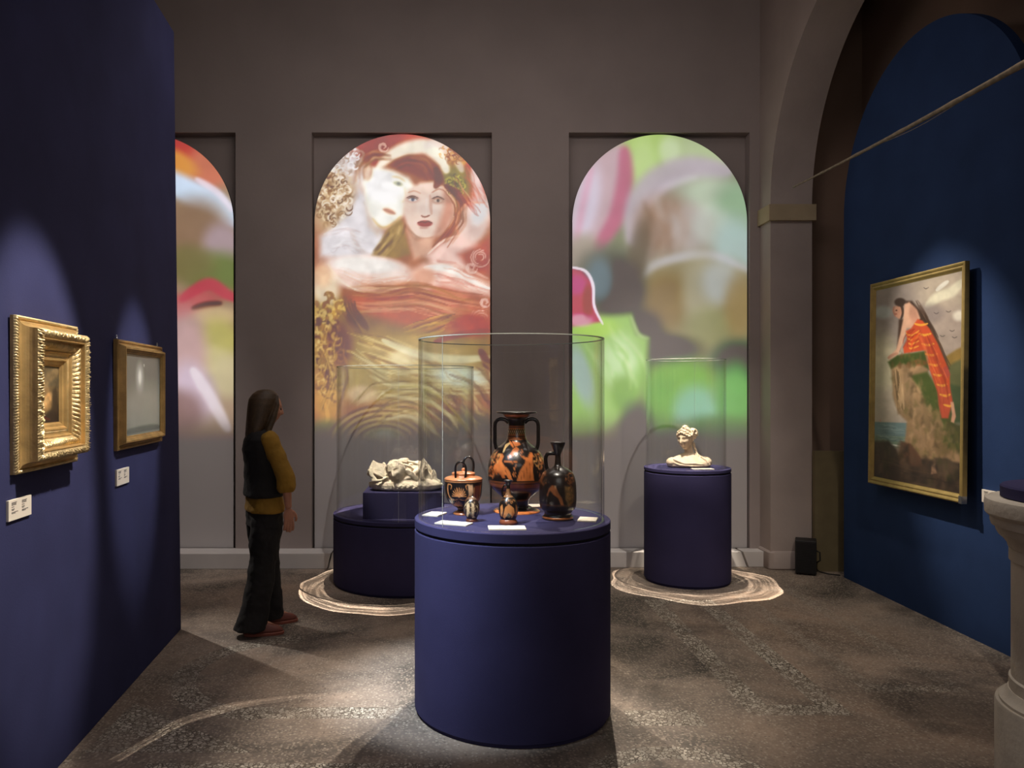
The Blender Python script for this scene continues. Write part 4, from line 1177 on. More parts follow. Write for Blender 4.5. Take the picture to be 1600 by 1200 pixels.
def glass_cover(name, x, y, r, z0, z1, seams, label):
    root = empty(name, (x, y, z0)); tag(root, label, 'glass cover')
    t = 0.010; h = z1 - z0
    MB().lathe([(r, 0.0005), (r, h), (r - t, h), (r - t, 0.0005)], 160, closed=True).build('glass_wall', M['glass'], root, smooth=True, auto=30)
    MB().lathe([(r + 0.0006, h), (r + 0.0006, h + 0.0045), (r - t - 0.0006, h + 0.0045), (r - t - 0.0006, h)], 160, closed=True).build('top_edge', M['edge'], root, smooth=True, auto=30)
    for a in seams:
        m = MB(); m.box(r - 0.002, r + 0.0006, -0.0007, 0.0007, 0.0005, h)
        s = m.build('seam', M['seam'], root); s.rotation_euler = (0, 0, a)
    return root

plinth('round_plinth', 0.306, 4.013, 0.490, 0.958, 'big round blue plinth in front, carrying the painted vases')
glass_cover('glass_cover', 0.300, 4.013, 0.466, 0.958, 1.850, [math.radians(-137), math.radians(-43 + 90)], 'tall open glass cylinder around the painted vases')
plinth('round_plinth', 1.988, 6.690, 0.353, 0.950, 'narrow round blue plinth on the right carrying the bust', 0.028)
glass_cover('glass_cover', 1.975, 6.690, 0.325, 0.950, 1.850, [math.radians(60)], 'narrow open glass cylinder around the bust')
plinth('round_plinth', -0.382, 6.672, 0.603, 0.578, 'low wide round blue plinth carrying the marble relief', 0.030)
glass_cover('glass_cover', -0.385, 6.672, 0.574, 0.578, 1.788, [math.radians(-92)], 'wide open glass cylinder around the marble relief')
tag(MB().box(-0.70, -0.06, 6.28, 6.80, 0.5785, 0.785).build('display_block', M['blue_cloth'], bevel=0.004), 'dark blue square block on the low plinth under the marble relief', 'block')

# ---- cards lying on the plinths
def card(x, y, z, w_, d, rot, label, group='blank cream cards on the vase plinth'):
    root = empty('caption_card', (x, y, z), math.radians(rot)); tag(root, label, 'card', group)
    MB().box(-w_ / 2, w_ / 2, -d / 2, d / 2, 0.0005, 0.0075).build('card', M['card'], root, bevel=0.001)
PZ = 0.958
card(-0.085, 4.07, PZ, 0.085, 0.125, -22, 'cream card at the plinth edge, left of the two-handled pot')
card(0.012, 3.79, PZ, 0.165, 0.085, -24, 'cream card in front of the small egg-shaped vase')
card(0.257, 3.665, PZ, 0.172, 0.095, 0, 'cream card in front of the small slender-necked vase')
card(0.672, 3.905, PZ, 0.09, 0.115, -16, 'cream card at the plinth edge, beside the tall black jug')
card(0.475, 4.36, PZ, 0.09, 0.10, 10, 'cream card behind the big two-handled vase')
card(2.05, 6.475, 0.950, 0.17, 0.08, 0, 'cream card lying in front of the bust', None)

# ================================================================== painted vases
ORG = (196, 112, 58); BLK = (26, 20, 18); CRM = (214, 190, 160)
M['vase'] = mat_attr('painted ceramic', 0.3, spec=0.5, coat=0.45)

def smooth_profile(pts, n=150):
    """Catmull-Rom through (y, r) crop points"""
    P = np.array(pts, float); out = []
    k = len(P); per = max(2, n // (k - 1))
    for i in range(k - 1):
        p0, p1, p2, p3 = P[max(i - 1, 0)], P[i], P[i + 1], P[min(i + 2, k - 1)]
        for t in np.linspace(0, 1, per, endpoint=False):
            q = 0.5 * ((2 * p1) + (-p0 + p2) * t + (2 * p0 - 5 * p1 + 4 * p2 - p3) * t * t + (-p0 + 3 * p1 - 3 * p2 + p3) * t ** 3)
            out.append((min(max(q[0], min(p1[0], p2[0])), max(p1[0], p2[0])), max(q[1], 0.0)))
    out.append(tuple(P[-1])); return np.array(out)

def vessel(part, root, pts, ybase, cx, s, canvas, loc, inner=True, nu=200):
    pr = smooth_profile(pts)
    r = pr[:, 1] * s; z = (ybase - pr[:, 0]) * s
    if inner:   # hollow mouth
        r = np.concatenate([[r[0] * 0.28, r[0] * 0.86], r]); z = np.concatenate([[z[0] - 0.03, z[0] - 0.002], z]); yy = np.concatenate([[pr[0, 0] + 80, pr[0, 0]], pr[:, 0]])
    else: yy = pr[:, 0]
    r = np.concatenate([r, [0.0005]]); z = np.concatenate([z, [z[-1]]]); yy = np.concatenate([yy, [yy[-1]]])
    th = np.linspace(0, 2 * PI, nu, endpoint=False)
    face = math.atan2(loc[0], loc[1])         # turn the decorated side to the room's entrance
    P = np.zeros((len(r), nu, 3))
    P[..., 0] = r[:, None] * np.sin(th)[None]; P[..., 1] = -r[:, None] * np.cos(th)[None]; P[..., 2] = z[:, None]
    c, sn = math.cos(-face), math.sin(-face)
    Q = P.copy(); Q[..., 0] = P[..., 0] * c - P[..., 1] * sn; Q[..., 1] = P[..., 0] * sn + P[..., 1] * c
    o = grid_mesh(part, Q, nu, M['vase'], root, True, close_u=True)
    X = cx + (r[:, None] / s) * np.sin(th)[None]
    Y = np.repeat(yy[:, None], nu, 1)
    cc = canvas.sample(X, Y)
    if inner: cc[:2] = BLK
    paint_mesh(o, cc.reshape(-1, 3))
    bmx = bmesh.new(); bmx.from_mesh(o.data); bmesh.ops.recalc_face_normals(bmx, faces=bmx.faces); bmx.to_mesh(o.data); bmx.free()
    return o

def handle(root, pts, cx, ybase, s, rad, mat_, loc, y=0.0, flat=1.0, name='handle'):
    """pts in crop units (x, y) in the plane across the line of sight"""
    face = math.atan2(loc[0], loc[1]); c, sn = math.cos(-face), math.sin(-face)
    P = []
    Q = np.array(pts, float); out = []
    for i in range(len(Q) - 1):
        p0, p1, p2, p3 = Q[max(i - 1, 0)], Q[i], Q[i + 1], Q[min(i + 2, len(Q) - 1)]
        for t in np.linspace(0, 1, 6, endpoint=False):
            out.append(0.5 * ((2 * p1) + (-p0 + p2) * t + (2 * p0 - 5 * p1 + 4 * p2 - p3) * t * t + (-p0 + 3 * p1 - 3 * p2 + p3) * t ** 3))
    out.append(Q[-1])
    for q in out:
        x = (q[0] - cx) * s; yy = (q[2] * s if len(q) > 2 else y)
        P.append((x * c - yy * sn, x * sn + yy * c, (ybase - q[1]) * s))
    m = MB(); m.tube(P, rad, 12, flat=flat)
    return m.build(name, mat_, root, smooth=True)

# --- big two-handled amphora
def amphora():
    loc = (0.345, 4.19, PZ); s = 0.000678; cx = 828; yb = 905
    root = empty('painted_amphora', loc); tag(root, 'large two-handled red and black painted vase with dancing figures, tallest on the plinth', 'vase')
    c = Canvas(590, 110, 1070, 920, 1.0, BLK); c.frame(0, 0, 1)
    O = ORG
    for (a, b_, col) in ((148, 170, (176, 98, 50)), (238, 258, O), (300, 342, (168, 96, 50)), (662, 716, (168, 92, 54)), (884, 930, O), (800, 812, (120, 66, 40))):
        c.poly([(580, a), (1080, a), (1080, b_), (580, b_)], col, 3)
    for y in (246, 312, 322, 334, 670, 708): c.line([(580, y), (1080, y)], 3, BLK, 0.5, 0.8, False, False)
    c.poly([(580, 260), (1080, 260), (1080, 300), (580, 300)], (190, 150, 84), 2)
    for i in range(30):
        x = 700 + i * 15
        c.line([(x - 7, 262), (x + 7, 298)], 4, BLK, 0.5, 1, False, False); c.line([(x + 7, 262), (x - 7, 298)], 4, BLK, 0.5, 1, False, False)
        c.ell(x + 7.5, 280, 3, 4, CRM, 0.5)
    P = c.poly
    P([(652, 575), (655, 535), (685, 500), (700, 470), (708, 450), (722, 448), (732, 462), (724, 480), (718, 500), (735, 530), (760, 548), (780, 580), (792, 622), (800, 640), (770, 640), (752, 600), (735, 598), (745, 625), (720, 628), (708, 600), (690, 590), (672, 600)], O, 3)
    P([(725, 495), (760, 490), (800, 500), (835, 488), (838, 498), (800, 512), (745, 508)], O, 2)
    P([(930, 432), (948, 438), (955, 460), (948, 480), (955, 520), (950, 560), (955, 600), (960, 645), (826, 645), (838, 610), (850, 570), (868, 540), (888, 515), (895, 490), (870, 470), (850, 455), (856, 448), (885, 462), (912, 468)], O, 3)
    P([(770, 345), (795, 365), (810, 395), (800, 400), (780, 380)], O, 2); P([(790, 350), (850, 362), (860, 378), (815, 392)], O, 2)
    P([(892, 360), (860, 375), (825, 392), (838, 400), (850, 410), (835, 430), (812, 448), (790, 470), (765, 478), (752, 470), (780, 440), (800, 410), (815, 398)], O, 2)
    P([(740, 380), (775, 360), (780, 372), (748, 402), (735, 430), (722, 432)], (190, 160, 110), 2)
    c.curls(1000, 490, 42, 60, 34, 13, [O, (206, 150, 90)], 5, 0.9); c.curls(668, 480, 34, 50, 26, 12, [O, (206, 150, 90)], 5, 0.9)
    c.curls(632, 590, 24, 50, 20, 11, [O], 5, 0.9); c.curls(1015, 600, 30, 50, 20, 12, [O], 5, 0.9)
    c.curls(815, 570, 12, 50, 10, 9, [O], 4, 0.9); c.curls(870, 425, 14, 12, 6, 9, [O], 4, 0.9)
    for (a, b_) in (((905, 500), (900, 640)), ((925, 480), (930, 640)), ((870, 560), (860, 640)), ((700, 500), (690, 590)), ((740, 560), (780, 630)), ((880, 530), (885, 640))):
        c.line([a, b_], 2.5, (110, 58, 30), 0.6, 0.8)
    c.line([(620, 655), (1040, 655)], 4, O, 0.5, 0.8, False, False)
    c.mottle(0.18, 40, 3)
    vessel('body', root, [(128, 152), (134, 156), (140, 150), (148, 108), (166, 94), (182, 74), (205, 66), (240, 63), (290, 66), (335, 74), (360, 88), (385, 116), (430, 170), (500, 212), (570, 224), (640, 222), (670, 217), (715, 196), (760, 150), (800, 104), (835, 92), (866, 94), (876, 112), (884, 150), (894, 178), (905, 182)], yb, cx, s, c, loc)
    L = [(cx - 62, 215), (cx - 95, 190), (cx - 140, 190), (cx - 166, 222), (cx - 168, 300), (cx - 166, 380), (cx - 150, 432)]
    handle(root, L, cx, yb, s, 0.0065, M['black_glaze'], loc, flat=1.5)
    handle(root, [(2 * cx - x, y) for x, y in L], cx, yb, s, 0.0065, M['black_glaze'], loc, flat=1.5)
amphora()

# --- tall black jug with one handle
def black_jug():
    loc = (0.530, 3.945, PZ); s = 0.000636; cx = 1148; yb = 972
    root = empty('black_jug', loc); tag(root, 'tall dark jug with flared mouth and one loop handle, right on the vase plinth', 'jug')
    c = Canvas(985, 360, 1310, 990, 1.0, (27, 20, 17)); c.frame(0, 0, 1); O = (130, 78, 46)
    c.poly([(980, 590), (1060, 600), (1020, 680), (1010, 640)], (96, 58, 34), 8)
    c.poly([(1108, 690), (1135, 705), (1150, 745), (1180, 790), (1195, 850), (1170, 840), (1150, 790), (1110, 760), (1088, 735), (1070, 780), (1060, 778), (1080, 720)], O, 4)
    c.poly([(1200, 700), (1270, 710), (1280, 820), (1230, 860), (1205, 800)], (92, 70, 42), 10)
    c.curls(1245, 640, 40, 50, 26, 12, [(150, 92, 52), (110, 66, 40)], 4, 0.8); c.curls(1040, 660, 26, 60, 20, 12, [(120, 74, 44)], 4, 0.8)
    c.curls(1240, 780, 34, 70, 26, 12, [(140, 96, 52), (70, 50, 30)], 4, 0.8)
    c.line([(980, 850), (1310, 850)], 10, (96, 60, 36), 0.7, 0.7, False, False)
    c.line([(980, 955), (1310, 955)], 14, (176, 104, 52), 0.5, 0.9, False, False)
    c.poly([(1120, 700), (1140, 690), (1130, 720)], CRM, 3, 0.5)
    c.mottle(0.3, 30, 7)
    vessel('body', root, [(372, 57), (378, 58), (392, 54), (420, 42), (455, 28), (475, 22), (520, 24), (548, 28), (566, 50), (590, 92), (625, 124), (690, 140), (770, 144), (840, 143), (885, 134), (908, 112), (926, 104), (940, 108), (952, 120), (972, 118)], yb, cx, s, c, loc)
    handle(root, [(1128, 462), (1100, 460), (1068, 466), (1054, 495), (1056, 540), (1066, 585), (1086, 604)], cx, yb, s, 0.0068, M['black_glaze'], loc, flat=1.4)
black_jug()

# --- lidded pot with arched handles
def handled_pot():
    loc = (0.063, 4.10, PZ); s = 0.000661; cx = 421; yb = 925
    root = empty('palmette_pot', loc); tag(root, 'squat two-handled pot with orange palmette on black, left on the vase plinth', 'pot')
    c = Canvas(265, 560, 580, 940, 1.0, BLK); c.frame(0, 0, 1); O = (214, 142, 84)
    c.poly([(260, 560), (590, 560), (590, 652), (260, 652)], (176, 110, 70), 3)
    c.poly([(260, 656), (590, 656), (590, 664), (260, 664)], (196, 130, 80), 2)
    for ox, oy, n, R in ((388, 770, 11, 66), (380, 850, 9, 44)):
        for i in range(n):
            a = math.radians(180 + 180 * i / (n - 1)) if R > 50 else math.radians(180 + 180 * i / (n - 1))
            c.line([(ox + 8 * math.cos(a), oy + 8 * math.sin(a)), (ox + R * 0.6 * math.cos(a), oy + R * 0.62 * math.sin(a)), (ox + R * math.cos(a) * 0.85, oy + R * 1.05 * math.sin(a))], 7, O, 0.3, 1.0)
        c.ell(ox, oy, 9, 8, O, 0.3)
    for sx in (1, -1):
        X = lambda x: 385 + sx * (x - 385)
        c.line([(X(385), 790), (X(340), 800), (X(310), 770), (X(300), 720), (X(305), 680), (X(330), 690), (X(322), 720)], 8, O, 0.4, 0.95)
        c.line([(X(290), 760), (X(285), 820), (X(310), 850), (X(330), 830)], 7, O, 0.4, 0.9)
        c.line([(X(360), 860), (X(400), 880), (X(430), 850), (X(440), 800), (X(460), 780)], 7, O, 0.4, 0.9)
    c.poly([(455, 680), (492, 680), (498, 740), (480, 780), (462, 760)], (206, 160, 120), 4)
    c.poly([(510, 690), (560, 690), (548, 830), (500, 830)], (130, 66, 44), 5, 0.9)
    c.line([(505, 690), (500, 800)], 5, O, 0.5); c.line([(555, 680), (545, 800)], 5, O, 0.5)
    c.poly([(260, 896), (590, 896), (590, 940), (260, 940)], (184, 108, 60), 3)
    c.mottle(0.2, 30, 9)
    vessel('body', root, [(598, 82), (604, 92), (618, 90), (628, 98), (634, 128), (644, 146), (656, 149), (668, 148), (740, 145), (790, 136), (828, 116), (856, 82), (874, 52), (890, 44), (906, 68), (918, 78), (925, 78)], yb, cx, s, c, loc)
    lid = MB(); lid.lathe([(0.058 * 0.95, (yb - 610) * s), (0.054, (yb - 600) * s), (0.02, (yb - 594) * s), (0.007, (yb - 588) * s), (0.010, (yb - 578) * s), (0.008, (yb - 568) * s), (0.0, (yb - 562) * s)], 40)
    lid.build('lid', mat('orange ceramic', rgb(190, 110, 62), 0.4, noise=0.2, nscale=40), root, smooth=True)
    H = [(362, 645), (360, 590), (364, 535), (398, 508), (434, 535), (440, 590), (430, 650)]
    handle(root, [(x, y, -110 + abs(x - 400) * 0.3) for x, y in H], cx, yb, s, 0.0056, M['black_glaze'], loc)
    handle(root, [(x + 62, y - 22, 110 - abs(x - 400) * 0.3) for x, y in H], cx, yb, s, 0.0056, M['black_glaze'], loc)
    sp = MB(); sp.loft([(0.006 - 0.025, -0.075, (yb - 668) * s, 0.026, 0.012), (0.0 - 0.02, -0.078, (yb - 655) * s, 0.034, 0.016), (-0.02, -0.070, (yb - 645) * s, 0.03, 0.012)], 20)
    sp.build('handle_root', M['black_glaze'], root, smooth=True)
handled_pot()

def egg_vase():
    loc = (0.100, 3.872, PZ); s = 0.000624; cx = 482; yb = 985
    root = empty('egg_vase', loc); tag(root, 'smallest egg-shaped dark vase with cream figures, in front of the palmette pot', 'vase')
    c = Canvas(410, 770, 560, 1000, 1.0, (40, 28, 22)); c.frame(0, 0, 1)
    K = (204, 178, 140)
    c.poly([(440, 850), (455, 830), (468, 860), (462, 900), (452, 945), (438, 940), (444, 900)], K, 3); c.poly([(480, 830), (500, 840), (505, 880), (498, 930), (512, 950), (485, 952), (480, 900)], K, 3)
    c.line([(425, 870), (440, 840), (470, 810)], 5, K, 0.5); c.line([(515, 850), (530, 880), (520, 930)], 5, K, 0.5); c.line([(470, 870), (490, 860)], 5, K, 0.5)
    c.curls(480, 870, 50, 60, 26, 9, [K, (150, 110, 80)], 3, 0.8)
    c.poly([(410, 790), (560, 790), (560, 812), (410, 812)], (150, 110, 80), 4, 0.7)
    c.poly([(410, 960), (560, 960), (560, 1000), (410, 1000)], (110, 60, 40), 3, 0.9)
    vessel('body', root, [(788, 6), (792, 14), (800, 26), (820, 44), (850, 58), (885, 62), (920, 58), (945, 48), (958, 40), (966, 42), (974, 46), (985, 46)], yb, cx, s, c, loc, False, 120)
egg_vase()

def small_lekythos():
    loc = (0.273, 3.795, PZ); s = 0.000612; cx = 768; yb = 1003
    root = empty('slender_vase', loc); tag(root, 'small slender-necked orange and black vase in the middle of the plinth front', 'vase')
    c = Canvas(685, 650, 855, 1015, 1.0, BLK); c.frame(0, 0, 1); O = (196, 128, 74)
    c.poly([(680, 725), (860, 725), (860, 790), (680, 790)], (160, 110, 70), 3)
    for i in range(16): c.line([(690 + i * 11, 740), (690 + i * 11, 785)], 3, BLK, 0.5, 0.9, False, False)
    c.poly([(745, 860), (770, 840), (790, 850), (812, 870), (818, 910), (800, 935), (770, 905), (755, 925), (740, 955), (725, 940), (735, 890)], O, 3)
    c.poly([(705, 860), (722, 840), (728, 880), (720, 940), (704, 930)], O, 3); c.poly([(825, 840), (840, 870), (836, 940), (824, 930)], O, 3)
    c.curls(768, 820, 60, 22, 18, 8, [O], 3, 0.9); c.curls(780, 930, 50, 20, 14, 8, [O], 3, 0.8)
    c.poly([(680, 960), (860, 960), (860, 1000), (680, 1000)], (150, 80, 50), 3, 0.9)
    vessel('body', root, [(660, 35), (664, 36), (672, 30), (685, 17), (710, 14), (745, 16), (775, 24), (795, 44), (830, 66), (870, 74), (910, 74), (945, 66), (962, 60), (970, 64), (985, 70), (1003, 68)], yb, cx, s, c, loc, True, 140)
    handle(root, [(755, 700), (735, 705), (722, 735), (722, 775), (730, 800)], cx, yb, s, 0.0036, M['black_glaze'], loc, y=0.006)
small_lekythos()
# ================================================================== fused organic shapes
def fuse(m, name, voxel, mat_, parent=None, smooth=4, factor=0.5, rough=None):
    tmp = m.build(name + '_tmp')
    r = tmp.modifiers.new('r', 'REMESH'); r.mode = 'VOXEL'; r.voxel_size = voxel; r.use_smooth_shade = True
    s = tmp.modifiers.new('s', 'SMOOTH'); s.iterations = smooth; s.factor = factor
    bpy.context.view_layer.update()
    dg = bpy.context.evaluated_depsgraph_get()
    me = bpy.data.meshes.new_from_object(tmp.evaluated_get(dg))
    me.name = name
    old = tmp.data; bpy.data.objects.remove(tmp); bpy.data.meshes.remove(old)
    if rough:
        amp, sc = rough
        n = len(me.vertices); co = np.empty(n * 3, dtype=np.float32); me.vertices.foreach_get('co', co); co = co.reshape(-1, 3)
        no = np.empty(n * 3, dtype=np.float32); me.vertices.foreach_get('normal', no); no = no.reshape(-1, 3)
        d = np.array([mnoise.fractal(Vector(p) * sc, 1.0, 2.0, 3) for p in co.tolist()])
        co += no * (d * amp)[:, None].astype(np.float32); me.vertices.foreach_set('co', co.ravel()); me.update()
    me.polygons.foreach_set('use_smooth', [True] * len(me.polygons))
    me.materials.clear(); me.materials.append(mat_)
    o = bpy.data.objects.new(name, me); C.objects.link(o)
    if parent: o.parent = parent
    return o

def add_head(m, mtx, w=0.072, d=0.092, h=0.112, nu=80, nv=72, feat=1.0):
    """head facing local -y, centre at origin"""
    V = []; F = []
    g = lambda x, s: math.exp(-(x / s) ** 2)
    for i in range(nv + 1):
        p = PI * i / nv
        for j in range(nu):
            a = 2 * PI * j / nu
            dx, dy, dz = math.sin(p) * math.sin(a), -math.sin(p) * math.cos(a), math.cos(p)
            low = max(0.0, -dz - 0.05)
            x = w * dx * (1 - 0.42 * low ** 1.3); y = d * dy; z = h * dz
            if dy > 0: y *= 1 - 0.5 * low
            else: y *= 1 - 0.12 * low
            if dz > 0.3: x *= 1.04
            if dy < 0:
                f = min(1.0, -dy * 1.6) * feat; xn = x / w; zn = z / h; e = 0
                if -0.42 < zn < 0.25:
                    A_ = (0.25 - zn) / 0.50 if zn > -0.25 else max(0, (zn + 0.40) / 0.15)
                    e += 0.026 * max(0, min(1, A_)) ** 1.1 * g(xn, 0.13 + 0.07 * max(0, -zn))
                for s in (-1, 1):
                    e -= 0.013 * g(xn - s * 0.40, 0.22) * g(zn - 0.06, 0.12)
                    e += 0.0075 * g(xn - s * 0.40, 0.13) * g(zn - 0.03, 0.055)
                    e += 0.0045 * g(xn - s * 0.42, 0.26) * g(zn - 0.22, 0.06)
                    e += 0.004 * g(xn - s * 0.55, 0.22) * g(zn + 0.22, 0.18)
                e += 0.008 * g(xn, 0.25) * g(zn + 0.46, 0.045) + 0.009 * g(xn, 0.22) * g(zn + 0.57, 0.05) - 0.004 * g(xn, 0.28) * g(zn + 0.515, 0.02)
                e += 0.011 * g(xn, 0.28) * g(zn + 0.84, 0.13)
                y -= e * f * (d / 0.092)
            V.append((x, y, z))
    for i in range(nv):
        for j in range(nu):
            j2 = (j + 1) % nu
            F.append((i * nu + j, (i + 1) * nu + j, (i + 1) * nu + j2, i * nu + j2))
    m.add(V, F, mtx)
    for s in (-1, 1):
        m.ell((s * w * 0.98, 0.006, -0.006), (0.010, 0.018, 0.029), 12, 8, mtx)

# ------------------------------------------------------------------ terracotta bust
def bust():
    root = empty('bust', (1.985, 6.665, 0.956)); tag(root, 'pale bust of a young woman looking down to the side, on the narrow plinth', 'sculpture')
    H = Matrix.Translation((-0.022, -0.022, 0.240)) @ Matrix.Rotation(math.radians(-44), 4, 'Z') @ Matrix.Rotation(math.radians(9), 4, 'X')
    m = MB(); k = 0.80
    add_head(m, H @ Matrix.Scale(0.86, 4), feat=1.5)
    m.tube([(0.022, 0.012, 0.05), (0.018, 0.014, 0.10), (0.012, 0.016, 0.15), (0.002, 0.010, 0.20)], [0.060, 0.038, 0.034, 0.036], 24)
    # shoulders and chest, cut flat at the base
    m.loft([(0.012, 0.0, 0.0, 0.170, 0.085), (0.012, 0.0, 0.012, 0.185, 0.092), (0.014, 0.0, 0.04, 0.180, 0.088), (0.016, 0.004, 0.068, 0.150, 0.074), (0.02, 0.006, 0.092, 0.098, 0.058), (0.022, 0.008, 0.112, 0.055, 0.045)], 48, 2.3)
    m.ell((0.150, 0.0, 0.040), (0.052, 0.06, 0.042)); m.ell((-0.128, -0.006, 0.036), (0.052, 0.06, 0.042))
    # collarbones, drapery edge across the chest
    m.tube([(-0.135, -0.050, 0.066), (-0.09, -0.082, 0.046), (-0.05, -0.093, 0.030), (0.02, -0.096, 0.034), (0.08, -0.088, 0.026), (0.17, -0.050, 0.022)], [0.007, 0.009, 0.009, 0.008, 0.009, 0.006], 10)
    m.tube([(-0.15, -0.045, 0.045), (-0.09, -0.088, 0.020), (0.0, -0.096, 0.012), (0.1, -0.086, 0.012)], [0.006, 0.009, 0.009, 0.006], 10)
    m.tube([(0.095, -0.05, 0.088), (0.13, -0.062, 0.06), (0.15, -0.066, 0.03)], [0.007, 0.008, 0.007], 10)
    fuse(m, 'head_and_shoulders', 0.0032, M['terracotta'], root, 2, 0.5)
    # hair : wavy cap, wreath of curls, bun and a lock down the neck
    hm = MB(); Hs = H @ Matrix.Scale(0.87, 4); rnd = random.Random(11)
    V = []; F = []; nu, nv = 72, 36
    for i in range(nv + 1):
        p = PI * 0.62 * i / nv
        for j in range(nu):
            a = 2 * PI * j / nu
            dx, dy, dz = math.sin(p) * math.sin(a), -math.sin(p) * math.cos(a), math.cos(p)
            fr = max(0, -dy)
            lim = 1.0 if dy > -0.2 else max(0.86, 1 - 0.0 * fr)
            wv = 0.004 * math.sin(a * 14 + p * 9) + 0.003 * math.sin(p * 30 + 3 * math.sin(a * 5))
            q_ = max(0.0, min(1.0, (dz - 0.60 + 0.9 * max(0.0, dy + 0.25)) / 0.10)); r = 0.88 + 0.20 * q_
            V.append((0.074 * dx * r * lim + wv * dx, 0.004 + 0.096 * dy * r * lim + wv * dy, 0.116 * dz * (0.88 + 0.15 * q_) + wv))
    for i in range(nv):
        for j in range(nu): F.append((i * nu + j, (i + 1) * nu + j, (i + 1) * nu + (j + 1) % nu, i * nu + (j + 1) % nu))
    hm.add(V, F, Hs)
    for i in range(26):      # rolled locks framing the brow
        t = -1.25 + 2.5 * i / 25
        q = Vector((0.074 * math.sin(t) * 1.04, -0.080 * math.cos(t) - 0.002, 0.074 - 0.046 * abs(t) + 0.006 * math.sin(i * 2.3)))
        hm.ell(q, (0.0085, 0.0085, 0.0065 + 0.003 * rnd.random()), 8, 6, Hs)
        q2 = q + Vector((0, 0.016, 0.020)); hm.ell(q2, (0.011, 0.012, 0.009), 8, 6, Hs)
    for i in range(60):      # wreath and bun
        a = rnd.random() * 2 * PI; b_ = rnd.random() * PI
        c_ = Vector((0.045, 0.070, 0.030)); q = c_ + Vector((0.036 * math.cos(a) * math.sin(b_), 0.042 * math.sin(a) * math.sin(b_), 0.046 * math.cos(b_)))
        hm.ell(q, (0.011, 0.011, 0.009), 8, 6, Hs)
    hm.ell((0.045, 0.066, 0.03), (0.036, 0.042, 0.046), 16, 10, Hs)
    for i in range(16):
        t = i / 15; q = Vector((0.082 - 0.012 * t, -0.03 + 0.09 * t, 0.036 + 0.04 * math.sin(t * 2.2)))
        hm.ell(q, (0.012, 0.012, 0.012), 8, 6, Hs)
    hm.tube([(0.055, 0.02, 0.20), (0.060, 0.0, 0.155), (0.068, -0.022, 0.115), (0.078, -0.045, 0.090)], [0.012, 0.011, 0.010, 0.006], 10)
    fuse(hm, 'hair', 0.0032, M['terracotta'], root, 1, 0.4, (0.002, 60))
bust()

